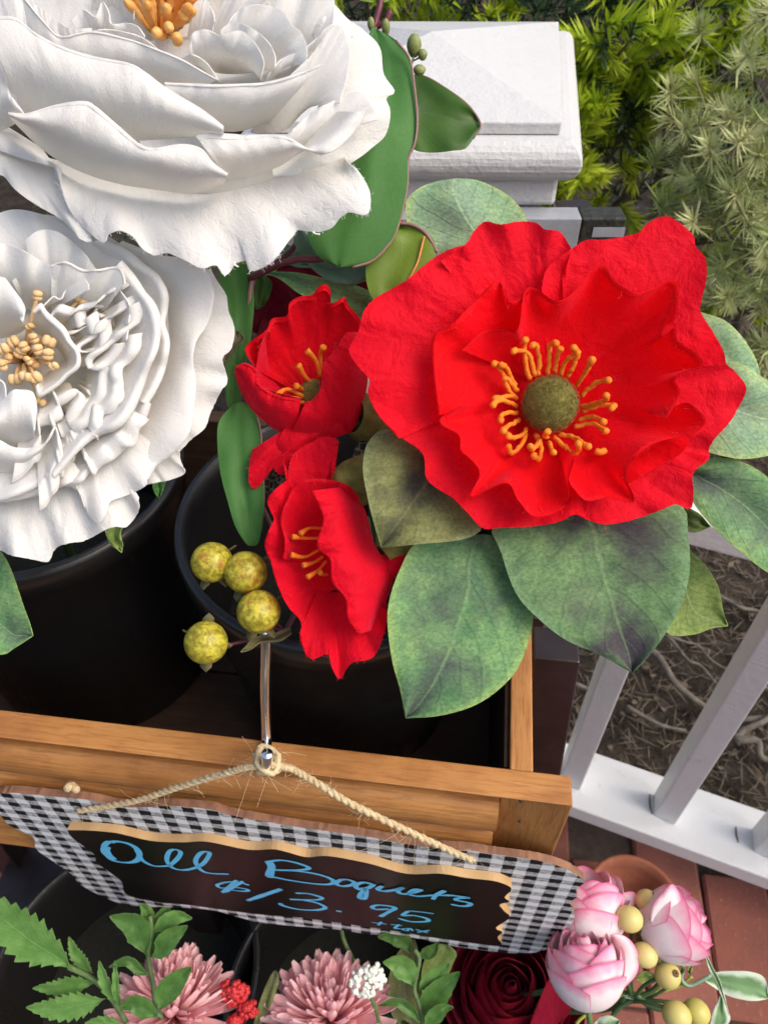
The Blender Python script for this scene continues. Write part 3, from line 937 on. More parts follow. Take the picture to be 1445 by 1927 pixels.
M_SHADE = m_wood2('shade_toned_board', (.050, .026, .015), (.085, .045, .026), (.03, .015, .01), 'X', .6)  # shade inside the crate, put into the colour of floor and back wall
W = 0.62; CH = 0.205; DEP = 0.36
crate = thing('wooden_crate', M_CR @ Vector((-W / 2, DEP / 2, -CH)), 'honey coloured wooden crate with moulded front holding the upper flower buckets', 'crate')
SX = 0.042; SZ = 0.027; REC = 0.012
def cr(x, y, z): return M_CR @ Vector((x, y, z))
def strip(name, pts8, mat, bev=0.0012):
    v, f = hexa_me(pts8, bev)
    return obj(name, v, f, mat, crate, None, False)
g = 0.0004
# frame of the front: mitred, its face slopes back to the slats
strip('top_rail', [cr(-W + SX, REC, -SZ), cr(-SX, REC, -SZ), cr(-SX, RAILW, -SZ), cr(-W + SX, RAILW, -SZ), cr(-W, 0, 0), cr(0, 0, 0), cr(0, RAILW, 0), cr(-W, RAILW, 0)], M_WX)
strip('bottom_rail', [cr(-W, 0, -CH), cr(0, 0, -CH), cr(0, RAILW, -CH), cr(-W, RAILW, -CH), cr(-W + SX, REC, -CH + SZ), cr(-SX, REC, -CH + SZ), cr(-SX, RAILW, -CH + SZ), cr(-W + SX, RAILW, -CH + SZ)], M_WX)
strip('stile', [cr(-SX, REC, -CH + SZ + g), cr(0, 0, -CH + g), cr(0, RAILW, -CH + g), cr(-SX, RAILW, -CH + SZ + g), cr(-SX, REC, -SZ - g), cr(0, 0, -g), cr(0, RAILW, -g), cr(-SX, RAILW, -SZ - g)], M_WZ)
strip('stile', [cr(-W, 0, -CH + g), cr(-W + SX, REC, -CH + SZ + g), cr(-W + SX, RAILW, -CH + SZ + g), cr(-W, RAILW, -CH + g), cr(-W, 0, -g), cr(-W + SX, REC, -SZ - g), cr(-W + SX, RAILW, -SZ - g), cr(-W, RAILW, -g)], M_WZ)
# rounded slats inside the frame
ns = 4; sh = (CH - 2 * SZ) / ns
for k in range(ns):
    zc = -SZ - (k + 0.5) * sh
    prof = [(0.018, zc + sh * .49), (0.009, zc + sh * .49)] + [(0.009 - 0.0095 * cos(a), zc + sh * .46 * sin(a)) for a in [radians(80 - 16 * i) for i in range(11)]] + [(0.009, zc - sh * .49), (0.018, zc - sh * .49)]
    n = len(prof)
    v = [cr(-W + SX + .0008, y, z) for y, z in prof] + [cr(-SX - .0008, y, z) for y, z in prof]
    f = [tuple(range(n)), tuple(reversed(range(n, 2 * n)))] + [(i, n + i, n + (i + 1) % n, (i + 1) % n) for i in range(n)]
    obj('slat', v, f, M_WX, crate, None, False)
wx = M_WY
boxo('side_wall', -0.039, -0.024, RAILW + .0005, DEP - .0155, -CH + .002, -0.0015, M_WY, crate, M_CR, .0012)
boxo('side_wall', -W + .024, -W + .039, RAILW + .0005, DEP - .0155, -CH + .002, -0.0015, M_WY, crate, M_CR, .0012)
boxo('back_wall', -W + .024, -.024, DEP - .015, DEP, -CH + .002, -0.0015, M_SHADE, crate, M_CR, .0012)
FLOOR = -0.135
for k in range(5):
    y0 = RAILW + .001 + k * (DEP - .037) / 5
    boxo('floor_board', -W + .040, -.040, y0, y0 + (DEP - .037) / 5 - .002, FLOOR - .010, FLOOR, M_SHADE, crate, M_CR, .001)
# thin dark panels added inside to paint in the crate's shade
boxo('shade_panel', -0.0425, -0.0394, RAILW + .004, DEP - .019, FLOOR + .0005, -0.006, M_SHADE, crate, M_CR, .0006)
boxo('shade_panel', -W + .0394, -W + .0425, RAILW + .004, DEP - .019, FLOOR + .0005, -0.006, M_SHADE, crate, M_CR, .0006)
boxo('shade_panel', -W + .043, -.043, DEP - .0185, DEP - .0154, FLOOR + .0005, -0.0005, M_SHADE, crate, M_CR, .0006)
boxo('shade_panel', -W + .043, -.043, RAILW + .0004, RAILW + .0034, FLOOR + .0005, -0.010, M_SHADE, crate, M_CR, .0006)
# two nail heads on the corner
M_NAIL = m_plain('rusty_nail', (.05, .035, .025), (.09, .06, .04), .6, 300, .2)
for (px, py) in ((980, 1508), (978, 1546)):
    p = on_plane(px, py, cr(0, 0.0045, 0), ey)
    lathe('nail_head', [(0, -.001), (.0014, -.0006), (.0014, .0004), (0, .0008)], p, M_NAIL, crate, 10, -ey)

# black stand carrying the two tiers
stand = thing('plant_stand', cr(-W / 2, .2, -CR_Z), 'dark brown tiered wooden stand under the crate with a tall rear rail', 'plant stand')
LZ = 0.235                                             # lower shelf height
def leg(x0, y0, x1, y1, ztop, w=.034, dep=.03):
    v, f = hexa_me([cr(x1, y1, -CR_Z), cr(x1 + w, y1, -CR_Z), cr(x1 + w, y1 + dep, -CR_Z), cr(x1, y1 + dep, -CR_Z), cr(x0, y0, ztop), cr(x0 + w, y0, ztop), cr(x0 + w, y0 + dep, ztop), cr(x0, y0 + dep, ztop)], .0015)
    obj('leg', v, f, M_BLACKWOOD, stand, None, False)
leg(-0.0215, .115, 0.045, .10, -0.012)
leg(-W + .0215 - .034, .115, -W - .045 - .034 + .02, .10, -0.012)
leg(-0.34, .03, -0.345, .03, -CH - .0125, .03, .022)
boxo('shelf_rail', -W - .0, .02, .115, .145, -CH - .034, -CH - .0005, M_BLACKWOOD, stand, M_CR, .001)
boxo('shelf_rail', -W - .0, .02, .30, .33, -CH - .034, -CH - .0005, M_BLACKWOOD, stand, M_CR, .001)
boxo('lower_shelf', -W - .03, -.02, -.16, .20, LZ - .018 - CR_Z, LZ - CR_Z, M_BLACKWOOD, stand, M_CR, .001)
# rear rail with grey face and black end
q0 = P(1000, 447, .635); rzt = q0.z
M_GREYP = m_plain('grey_painted_wood', (.36, .38, .41), (.28, .30, .33), .35, 60, .25, 300, .001)
M_MOSS = m_plain('mossy_black_end', (.012, .011, .012), (.04, .046, .03), .5, 160, .6, 260, .002)
def rr(px, py, dz, dd=0):
    q = P(px, py, .635); return Vector((q.x, q0.y + dd, rzt + dz))
xl = -0.10; xm = P(1089, 440, .635).x; xr = P(1170, 440, .635).x
boxo('rear_rail', xl, xm - .0003, q0.y, q0.y + .022, rzt - .025, rzt + .016, M_GREYP, stand, None, .001)
boxo('rear_rail_end', xm, xr, q0.y - .0006, q0.y + .0225, rzt - .028, rzt + .0165, M_MOSS, stand, None, .0015)
boxo('tape_patch', xm + .010, xr + .0006, q0.y - .0014, q0.y - .0007, rzt + .001, rzt + .009, M_GREYP, stand, None, 0)
boxo('leg', xr - .05, xr - .02, q0.y + .0235, q0.y + .05, 0, rzt + .010, M_BLACKWOOD, stand, None, .001)
boxo('leg', xl + .005, xl + .035, q0.y + .0235, q0.y + .05, 0, rzt + .010, M_BLACKWOOD, stand, None, .001)

# buckets ---------------------------------------------------------------------------------
t = NT('black_plastic')
oc = t.coords('Object')
n1 = t.noise(oc, 12, 3)
c = t.mix(n1, (0.011, 0.0105, 0.011), (0.018, 0.016, 0.0155))
sc = t.noise(t.coords('Object', (1, 1, .15)), 120, 5, .7)
c = t.mix(t.ramp(sc, [(.62, 0), (.78, .6)]), c, (.05, .045, .04))
M_POT = t.bsdf(c, t.ramp(t.noise(oc, 30, 3), [(0.3, 0.26), (0.7, 0.42)]), t.bump(t.noise(oc, 500, 2), .06, .0006), spec=0.55)
M_DIRT = m_plain('dark_florist_foam', (.012, .014, .010), (.02, .02, .015), .95, 120, .6, 300, .003)
def bucket(c, R, H, label, group, taper=.76):
    p = thing('flower_bucket', c, label, 'bucket', group)
    b = R * taper
    prof = [(0, 0), (b - .004, 0), (b, .004), (b + (R - b) * .20, H * .20), (b + (R - b) * .20 + .0015, H * .205), (b + (R - b) * .62, H * .62), (b + (R - b) * .62 + .003, H * .63), (R - .001, H * .90), (R + .0035, H * .91), (R + .0045, H - .004), (R + .003, H), (R, H + .001), (R - .003, H - .001), (R - .005, H * .9), (b + (R - b) * .5 - .004, H * .5)]
    lathe('bucket_wall', prof, c, M_POT, p, 72)
    lathe('filling', [(0.0, H * .52), (b + (R - b) * .5 - .003, H * .5)], c, M_DIRT, p, 40)
    v, f, u = tube_geo([Vector(c) + Vector((R * 1.0 * cos(a) , R * sin(a), H - .001)) for a in [2 * pi * k / 60 for k in range(61)]], .0022, 6, False)
    obj('rim', v, f, M_POT, p, u)
    return p
zf = CR_Z + FLOOR
pr = on_z(645, 965, 0.94); pl = on_z(62, 880, 0.94)
bucket((pr.x, pr.y, zf + .0005), .111, .94 - zf, 'black plastic bucket under the red poppies in the wooden crate', 'black flower buckets')
bucket((pl.x, pl.y, zf + .0005), .104, .94 - zf, 'black plastic bucket below the white peonies in the wooden crate', 'black flower buckets', .93)
for (px, py, r, lab) in ((235, 1830, 246, 'black bucket at the lower left under the left pink chrysanthemum'), (665, 1885, 236, 'black bucket at the bottom middle under the right pink chrysanthemum')):
    q = on_z(px, py, .45)
    dd = (q - CAM).dot(FWD)
    bucket((q.x, q.y, LZ + .0005), r * dd / FPX, .45 - LZ, lab, 'black flower buckets')

# ================================================================== SIGN
def gingham():
    t = NT('black_white_gingham')
    u, v = t.sepuv()
    nzv = t.n('TexNoise'); t.link(t.n('TexCoord').outputs['UV'], nzv.inputs['Vector']); nzv.inputs['Scale'].default_value = 260; nzv.inputs['Detail'].default_value = 3
    wob = t.math('MULTIPLY', t.math('SUBTRACT', nzv.outputs['Fac'], 0.5), 0.0024)
    S = 0.0086
    uu = t.math('ADD', u, wob); vv = t.math('ADD', v, wob)
    a = t.math('LESS_THAN', t.math('FRACT', t.math('DIVIDE', uu, 2 * S)), 0.5)
    b = t.math('LESS_THAN', t.math('FRACT', t.math('DIVIDE', vv, 2 * .0074)), 0.5)
    both = t.math('MULTIPLY', a, b)
    one = t.math('SUBTRACT', t.math('ADD', a, b), t.math('MULTIPLY', both, 2.0))
    tw = t.math('GREATER_THAN', t.math('ADD', t.math('FRACT', t.math('DIVIDE', t.math('ADD', u, v), 0.0017)), t.math('MULTIPLY', t.math('SUBTRACT', nzv.outputs['Fac'], .5), 1.2)), 0.52)
    c = t.mix(both, (0.80, 0.81, 0.83), (0.012, 0.012, 0.014))
    c = t.mix(t.math('MULTIPLY', one, tw), c, (0.02, 0.02, 0.023))
    wv = t.n('TexNoise'); t.link(t.n('TexCoord').outputs['UV'], wv.inputs['Vector']); wv.inputs['Scale'].default_value = 1600
    return t.bsdf(c, 0.8, t.bump(wv.outputs['Fac'], .3, .0006), spec=0.2)
M_GING = gingham()
M_EDGE = m_plain('cut_wood_edge', (.30, .15, .085), (.17, .08, .05), .8, 90, .5, 300, .0015, stretch=(1, 1, .3))
M_TAN = m_plain('pale_plywood_edge', (.56, .37, .18), (.44, .27, .12), .7, 60, .3, 250, .001, stretch=(.3, .3, 2))
t = NT('chalkboard_black')
oc = t.coords('Object')
c = t.mix(t.ramp(t.noise(oc, 16, 3), [(.35, 0), (.7, 1)]), (.006, .0065, .006), (.011, .008, .008))
sp = t.math('GREATER_THAN', t.noise(oc, 700, 2), .74)
c = t.mix(t.math('MULTIPLY', sp, .4), c, (.2, .2, .2))
M_BOARD = t.bsdf(c, 0.36, t.bump(t.noise(oc, 300, 3), .05, .0006), spec=.16)
M_BLUE = m_plain('blue_chalk_ink', (.11, .52, .86), (.16, .60, .92), .6, 120, .1, 300, .0004)

YG, YB = -0.010, -0.0165
def sp2(px, py, yl):
    q = M_CR.inverted() @ on_plane(px, py, cr(0, yl, 0), ey)
    return (q.x, q.z)
def plate(name, outline, yf, thick, mats, parent, smooth_n=0, uvs=True, jag=0.0, seed=0):
    """plate in the crate-front direction; outline in photo pixels at its front face"""
    pts = [sp2(px, py, yf) for px, py in outline]
    if smooth_n: pts = [p[:2] for p in catmull([(a, b) for a, b in pts] + [pts[0]], smooth_n)][:-1]
    if jag:
        pts = [(a + jag * noise.noise(Vector((i * .9, seed, 0))), b + jag * noise.noise(Vector((i * .9, seed, 5)))) for i, (a, b) in enumerate(pts)]
    n = len(pts)
    v = [cr(a, yf, b) for a, b in pts] + [cr(a, yf + thick, b) for a, b in pts]
    f = [tuple(range(n)), tuple(reversed(range(n, 2 * n)))] + [(i, n + i, n + (i + 1) % n, (i + 1) % n) for i in range(n)]
    o = obj(name, v, f, mats[0], parent, [p for p in pts] * 2, False)
    if len(mats) > 1:
        o.data.materials.append(mats[1])
        for i, p in enumerate(o.data.polygons):
            p.material_index = 0 if i == 0 else 1
    return o
GO = [(-14, 1500), (0, 1494), (28, 1492), (70, 1496), (111, 1500), (172, 1506), (238, 1519), (324, 1517), (400, 1524), (434, 1534), (558, 1556), (682, 1573), (760, 1588), (814, 1595), (880, 1600), (924, 1607), (1009, 1619), (1059, 1633), (1088, 1649), (1098, 1661), (1084, 1674), (1085, 1688), (1072, 1699), (1078, 1711), (1078, 1734), (1052, 1757), (1034, 1784), (974, 1794),
      (857, 1781), (767, 1763), (694, 1758), (632, 1749), (532, 1741), (480, 1734), (400, 1713), (340, 1708), (277, 1706), (235, 1702), (207, 1693), (155, 1667), (135, 1645), (102, 1622), (69, 1598), (63, 1576), (20, 1554), (0, 1532), (-16, 1518)]
sb = cr(-.16, YG, -.34)
sign = thing('price_sign', sb, 'gingham covered price sign with blue handwriting on a black panel, hung by twine', 'sign')
plate('gingham_board', GO, YG, .0055, [M_GING, M_EDGE], sign, 420, jag=.0009)
BO = [(127, 1562), (170, 1563), (216, 1567), (243, 1573), (290, 1583), (346, 1585), (390, 1584), (467, 1599), (514, 1598), (542, 1604), (577, 1613), (618, 1611), (694, 1625), (764, 1644), (829, 1644), (878, 1652), (930, 1658), (958, 1668),
      (961, 1676), (949, 1689), (959, 1697), (940, 1702), (948, 1714), (959, 1727), (933, 1746), (945, 1754), (936, 1764), (943, 1776), (929, 1780), (808, 1763), (750, 1753), (653, 1739), (566, 1727), (480, 1720), (354, 1703), (298, 1698), (240, 1684), (229, 1659), (205, 1640), (182, 1623), (179, 1609), (155, 1590), (136, 1576)]
plate('chalkboard_panel', BO, YB, .0062, [M_BOARD, M_TAN], sign, 260)
def stroke(pts, fr, w=0.0024, n=None, taper=.75, name='handwriting', prnt=None):
    q = [sp2(*cv(fr, p)[:2], YB - .0004) for p in pts]
    n = n or max(6, len(pts) * 6)
    q = catmull(q, n) if len(q) > 2 else [(q[0][0] + (q[1][0] - q[0][0]) * i / 5, q[0][1] + (q[1][1] - q[0][1]) * i / 5) for i in range(6)]
    n = len(q); vv = []
    for i, (a, b) in enumerate(q):
        x0, z0 = q[max(0, i - 1)]; x1, z1 = q[min(n - 1, i + 1)]
        tx, tz = x1 - x0, z1 - z0
        L = math.hypot(tx, tz) or 1
        nx, nz = -tz / L, tx / L
        ww = w * .58 * (1 + .25 * noise.noise(Vector((a * 60, b * 60, 1)))) * (taper if i in (0, n - 1) else 1)
        # a chisel marker: thicker when moving down
        ww *= 0.75 + 0.55 * abs(tz) / L
        vv += [(a + nx * ww, b + nz * ww), (a - nx * ww, b - nz * ww)]
    STK.append((vv, n))
STK = []
def flush(label):
    V, F = [], []
    for k, (vv, n) in enumerate(STK):
        i0 = len(V)
        V += [cr(a, YB - .0003 - .00012 * k, b) for a, b in vv]
        F += [(i0 + 2 * i, i0 + 2 * i + 1, i0 + 2 * i + 3, i0 + 2 * i + 2) for i in range(n - 1)]
    o = obj('handwriting', V, F, M_BLUE, sign, None, False)
    o['label'] = label
    STK.clear()
stroke([(205, 168), (165, 160), (132, 190), (142, 235), (190, 285), (280, 302), (350, 290), (372, 250), (350, 205), (300, 175), (240, 160), (185, 157)], A1, .0034)
stroke([(150, 190), (140, 215), (155, 245), (200, 280)], A1, .0048)
stroke([(350, 210), (375, 255), (400, 290), (470, 322), (560, 322), (590, 310), (640, 260), (650, 225), (610, 210), (575, 225), (558, 280), (590, 330), (660, 350), (740, 338), (800, 310), (840, 260), (845, 228), (800, 228), (765, 260), (755, 300), (790, 350), (850, 372), (980, 378)], A1, .0026)
flush('blue handwritten word All')
stroke([(72, 118), (90, 150), (78, 200), (102, 202)], A2, .0042)
stroke([(70, 120), (140, 112), (220, 125), (292, 152), (250, 165), (110, 165)], A2, .0028)
stroke([(110, 165), (230, 170), (350, 190), (425, 220), (410, 241), (330, 240), (200, 222), (90, 200)], A2, .0028)
stroke([(470, 214), (440, 235), (470, 251), (520, 246), (540, 230), (500, 215), (465, 217)], A2, .0027)
stroke([(640, 240), (590, 230), (550, 245), (560, 265), (610, 262), (648, 240)], A2, .0028)
stroke([(612, 255), (575, 290), (570, 315), (595, 318), (605, 290), (598, 262), (555, 268)], A2, .0027)
stroke([(692, 248), (668, 265), (700, 276), (760, 269), (803, 257), (776, 274), (800, 291), (850, 286), (902, 270), (868, 267), (838, 290), (880, 303), (930, 301), (980, 297), (1062, 300)], A2, .0027)
stroke([(1032, 272), (985, 296), (966, 320)], A2, .0028)
stroke([(1030, 295), (1080, 298), (1160, 310), (1110, 312), (1092, 322), (1165, 338), (1162, 352), (1120, 355), (1064, 345)], A2, .0028)
flush('blue handwritten word Boquets')
stroke([(1118, 455), (1040, 435), (960, 435), (900, 455), (930, 475), (1010, 470), (1090, 480), (1110, 492), (1060, 496), (960, 480)], A1, .0022)
stroke([(1032, 420), (935, 505)], A1, .0028); stroke([(1074, 426), (958, 500)], A1, .0026)
flush('blue dollar sign')
stroke([(1335, 482), (1105, 560)], A1, .0036)
flush('blue digit 1')
stroke([(220, 292), (290, 295), (362, 316), (340, 328), (260, 328), (188, 325)], A2, .0026)
stroke([(260, 328), (340, 345), (382, 370), (330, 383), (230, 378), (150, 358), (138, 346)], A2, .0028)
flush('blue digit 3')
stroke([(728, 378), (660, 380), (636, 368), (665, 357), (730, 362), (760, 374), (725, 395), (680, 420)], A2, .0028)
flush('blue digit 9')
stroke([(832, 388), (900, 394), (972, 404)], A2, .0022); stroke([(832, 389), (802, 412), (860, 412), (930, 428), (936, 444), (850, 446), (778, 428)], A2, .0026)
flush('blue digit 5')
stroke([(441, 388), (472, 393)], A2, .0034)
flush('blue dot of the price')
stroke([(634, 450), (716, 461)], A2, .0018); stroke([(688, 447), (668, 465)], A2, .0018)
stroke([(736, 460), (802, 468)], A2, .0018); stroke([(784, 459), (760, 480), (790, 482)], A2, .0018)
stroke([(838, 480), (800, 484), (826, 493), (842, 479), (858, 494)], A2, .0017)
stroke([(872, 484), (940, 504)], A2, .0018); stroke([(948, 489), (882, 500)], A2, .0018)
flush('small blue handwriting reading + tax')

# hook ---------------------------------------------------------------------------------------
t = NT('chrome'); M_CHROME = t.bsdf((.92, .92, .92), .22, None, 1.0)
hk0 = P(500, 1196, .452); hkm = P(499, 1300, .478); hk1 = cr(0, 0, 0)
hkr = on_plane(503, 1405, cr(0, -.004, 0), ey)
tipp = P(503, 1418, (hkr - CAM).dot(FWD) - .016)
hook = tube('s_hook', [P(470, 1130, .475), P(488, 1165, .458), hk0, hkm, on_z(502, 1392, CR_Z + .005), P(503, 1428, (hkr - CAM).dot(FWD) + .000), P(503, 1440, (hkr - CAM).dot(FWD) - .006), tipp], .0034, M_CHROME, None, 14, 60, origin=hkr)
tag(hook, 'chrome S hook hanging from the bucket rim over the crate edge', 'hook')

# twine ----------------------------------------------------------------------------------------
t = NT('jute_twine')
oc = t.coords('Object')
c = t.mix(t.ramp(t.noise(oc, 320, 4), [(.3, 0), (.7, 1)]), (.50, .37, .19), (.74, .61, .38))
M_TWINE = t.bsdf(c, .9, t.bump(t.noise(oc, 900, 4), .7, .0015), spec=.1, sheen=.3)
dh = (hkr - CAM).dot(FWD)
kc = P(503, 1428, dh - .002)
twine = thing('hanging_twine', kc, 'frayed jute twine looped over the chrome hook and holding the sign', 'twine')
def strand(name, pts, R, r, turns, seg=110):
    cpts = smooth3(pts, seg)
    for s in range(2):
        hel = []
        for i, p in enumerate(cpts):
            tg = (cpts[min(seg - 1, i + 1)] - cpts[max(0, i - 1)]).normalized()
            a = tg.cross(Vector((.1, .3, 1))).normalized(); b = tg.cross(a)
            an = 2 * pi * turns * i / seg + s * pi
            hel.append(p + (a * cos(an) + b * sin(an)) * R)
        v, f, u = tube_geo(hel, [r * (1 + .3 * noise.noise(Vector((i * .35, s * 9, 0)))) for i in range(seg)], 7)
        obj(name, v, f, M_TWINE, twine, u)
    return cpts
lend = on_plane(147, 1526, cr(0, YG - .002, 0), ey); rend = on_plane(890, 1620, cr(0, YB + .002, 0), ey)
lp = [kc + Vector((-.004, -.004, 0)), P(440, 1450, dh + .004), on_plane(340, 1480, cr(0, -.014, 0), ey), on_plane(250, 1508, cr(0, -.014, 0), ey), lend]
rp = [kc + Vector((.004, -.004, 0)), P(560, 1452, dh + .002), on_plane(660, 1512, cr(0, -.020, 0), ey), on_plane(780, 1570, cr(0, -.021, 0), ey), rend]
cl = strand('twine_strand', lp, .0010, .0014, 18); crr = strand('twine_strand', rp, .0010, .0015, 17)
for k in range(4):
    rr_ = .0058 + .0016 * (k % 2)
    pts = []
    ax = (tipp - kc).normalized()
    a = ax.cross(Vector((0, 0, 1))).normalized(); b = ax.cross(a)
    for i in range(25):
        an = 2 * pi * i / 24
        pts.append(kc + ax * (-.004 + .003 * k) + (a * cos(an) * rr_ * .9 + b * sin(an) * rr_) + Vector((0, 0, -.003)) + b * (.0015 * sin(3 * an + k)))
    v, f, u = tube_geo(pts, [.0017 * (1 + .35 * noise.noise(Vector((i * .5, k, 3)))) for i in range(25)], 7)
    obj('twine_loop', v, f, M_TWINE, twine, u)
# loose fibres
V, F = [], []
rf = random.Random(8)
allp = cl + crr + [kc + Vector((rf.gauss(0, .005), rf.gauss(0, .003), rf.gauss(0, .005))) for _ in range(40)]
for k in range(420):
    p = rf.choice(allp)
    d = Vector((rf.gauss(0, 1), rf.gauss(0, .6) - .3, rf.gauss(0, 1))).normalized()
    L = rf.uniform(.002, .007) if rf.random() < .9 else rf.uniform(.010, .018)
    bnd = Vector((rf.gauss(0, 1), rf.gauss(0, .5), rf.gauss(0, 1) - .4)) * L * .6
    v, f, u = tube_geo(smooth3([p, p + d * L * .5 + bnd * .05, p + d * L + bnd], 6), .00012, 3, False)
    i0 = len(V); V += v; F += [tuple(i + i0 for i in q) for q in f]
fz = obj('loose_fibres', V, F, M_TWINE, twine); tag(fz, kind='stuff')
# peg of the sign's cord at its left
pq = on_plane(134, 1478, cr(0, -.006, 0), ey)
pe = on_plane(146, 1487, cr(0, -.010, 0), ey)
tube('cord_end', [pq + Vector((0, -.004, .004)), pq, pe], [.0028, .0030, .0024], M_TWINE, twine, 8, 10)

# ================================================================== FLOWERS
M_PET1 = m_white('white_petal', .25, 0.45)
M_PETV = m_white('white_veined_petal', .15, 0.8)
M_PET2 = m_white('cream_petal', .75, 0.3)
M_RED = m_red('red_satin')
M_REDO = m_red('crimson_satin', (.86, .005, .020), (.74, .004, .020), .32, .45, .75)
M_REDS = m_red('satin_small_poppy', (.80, .004, .022), (.62, .003, .018), .30, .5, .65)
M_RED2 = m_red('deep_red_satin', (.74, .003, .012), (.58, .002, .014), .26, .22)
M_BURG = m_red('burgundy_cloth', (.12, .002, .012), (.06, .001, .008), .12, .25)
M_STAMEN = m_plain('orange_stamen', (.84, .19, .008), (.90, .30, .02), .7, 200, .4, 700, .001, trans=.15)
M_ANTHER = m_plain('peach_anther', (.80, .50, .20), (.85, .62, .34), .6, 150, .3, 500, .001, trans=.15)
M_ORANGE = m_plain('orange_plastic', (.80, .33, .05), (.90, .56, .20), .5, 120, .2, 400, .001, trans=.15)
M_STEM = m_plain('green_stem', (.07, .13, .04), (.12, .19, .07), .6, 90, .3, 400, .001)
M_MAROON = m_plain('maroon_stem', (.085, .012, .022), (.14, .03, .04), .5, 90, .2, 300, .001)

def stem(parent, pts, r, mat=None, name='stem'):
    return tube(name, pts, r, mat or M_STEM, parent, 7, 24)

# ---- upper white peony -------------------------------------------------------------------
D1 = .365
pe1 = thing('white_peony', P(330, 330, D1 + .05), 'large white peony with an orange centre at the top left', 'peony', 'white cloth peonies')
def p1(base, edge, db, de, mat=None, **k):
    k.setdefault('wrinkle', .06)
    return petal('petal', pe1, D1, Z1, base, edge, db, de, mat or M_PET1, thick=.0005, **k)
# back wall and inside of the bowl
petal('petal', pe1, D1, Z1, [(350, 150), (600, 220), (850, 200)], [(-60, -260), (200, -420), (560, -480), (950, -420), (1230, -200)], 5.5, 2.0, M_PET1, bulge=1.2, ruffle=(.5, 4, 2), thick=.0007)
p1([(600, 150), (760, 180)], [(560, -230), (700, -260), (860, -240), (980, -180)], 4.6, 1.4, bulge=.8, ruffle=(.4, 3, 3))
p1([(480, 140), (600, 160)], [(220, -120), (330, -220), (470, -220), (560, -120)], 4.6, 1.6, bulge=.8, ruffle=(.4, 3, 4))
# left inner petals by the centre
p1([(330, 190), (500, 190)], [(255, 75), (300, 35), (345, 60), (365, 5), (390, 40), (400, 85), (455, 82), (495, 95), (520, 130)], 3.6, 1.3, bulge=-.4, ruffle=(.25, 3, 5))
p1([(330, 210), (560, 200)], [(290, 120), (380, 105), (470, 120), (520, 140), (565, 175)], 3.4, 1.0, bulge=-.3, ruffle=(.2, 3, 6))
p1([(330, 160), (470, 140)], [(330, -60), (400, -90), (455, -60), (480, 20), (480, 70)], 4.2, 1.6, bulge=.3, ruffle=(.2, 2, 7))
# right inner petals round the stamens
p1([(660, 200), (760, 260)], [(690, 20), (730, -10), (765, 50), (765, 90), (745, 120)], 3.8, 1.5, bulge=-.5, ruffle=(.2, 2, 8))
p1([(700, 220), (820, 240)], [(830, -60), (920, -40), (960, 0), (960, 40), (940, 60)], 4.0, 1.6, bulge=-.4, ruffle=(.2, 3, 9))
p1([(760, 240), (960, 250)], [(820, 80), (850, 40), (900, 18), (960, 20), (1010, 40), (1045, 90), (1080, 120), (1100, 180), (1090, 230)], 3.6, .6, bulge=-.7, ruffle=(.25, 3, 10))
p1([(780, 270), (970, 290)], [(790, 110), (830, 80), (900, 100), (960, 150), (985, 200), (985, 240)], 3.2, .3, bulge=-.6, ruffle=(.2, 3, 11))
p1([(690, 240), (940, 300)], [(680, 180), (690, 120), (740, 105), (790, 125), (860, 110), (910, 150), (945, 220), (935, 275)], 2.8, -.2, bulge=-.8, ruffle=(.22, 3, 12))
p1([(640, 270), (800, 300)], [(655, 205), (690, 195), (740, 225), (775, 275), (780, 285)], 2.6, .2, bulge=-.3, ruffle=(.15, 3, 13))
p1([(900, 290), (1120, 260)], [(960, 60), (1030, -60), (1120, -90), (1190, -20), (1195, 60), (1180, 130), (1150, 230)], 3.4, 1.0, bulge=-.5, ruffle=(.4, 3, 14))
p1([(420, 420), (700, 460), (1000, 430)], [(520, 150), (700, 130), (900, 140), (1100, 120), (1220, 160)], 3.2, 2.6, bulge=.3, ruffle=(.1, 2, 51))
p1([(-40, 420), (200, 420), (480, 420)], [(-60, -80), (80, -120), (240, -60), (400, 20), (520, 120)], 3.4, 3.0, bulge=.3, ruffle=(.1, 2, 52))
p1([(620, 330), (900, 330), (1060, 300)], [(640, 215), (780, 262), (900, 262), (1000, 240), (1110, 190), (1140, 160)], 2.4, 1.0, bulge=-.3, ruffle=(.15, 3, 53))
p1([(930, 330), (1100, 260)], [(960, 270), (1010, 210), (1080, 180), (1130, 140), (1180, 90), (1210, 95)], 2.2, .6, bulge=-.3, ruffle=(.15, 3, 54))
p1([(150, 300), (330, 330)], [(60, 20), (130, 20), (190, 60), (250, 100), (330, 100)], 2.9, 1.4, bulge=-.2, ruffle=(.15, 2, 55))
# stamens
cen = P(*cv(Z1, (585, 140)), D1 + .036)
for k in range(34):
    rg_ = random.Random(900 + k)
    a = rg_.uniform(0, 6.28); r = math.sqrt(rg_.random())
    hx = 585 + 85 * r * cos(a); hy = 60 + 115 * r * sin(a) - 20
    hp = P(*cv(Z1, (hx, hy)), D1 + .016 + .012 * rg_.random() - .006 * sin(a))
    bp = cen + (hp - cen) * .1 + Vector((cos(a) * .003, 0, sin(a) * .002))
    dr = (hp - bp).normalized()
    v, f, u = tube_geo(smooth3([bp, bp.lerp(hp, .6), hp, hp + dr * .005 + Vector((rg_.gauss(0, .001), 0, rg_.gauss(0, .001))), hp + dr * .0105, hp + dr * .0125], 14), [x * rg_.uniform(.8, 1.2) for x in (.0012, .0012, .0012, .0013, .0013, .0015, .0018, .0021, .0024, .0023, .0026, .0018, .0012, .0004)], 8)
    obj('stamen', v, f, M_ORANGE, pe1, u)
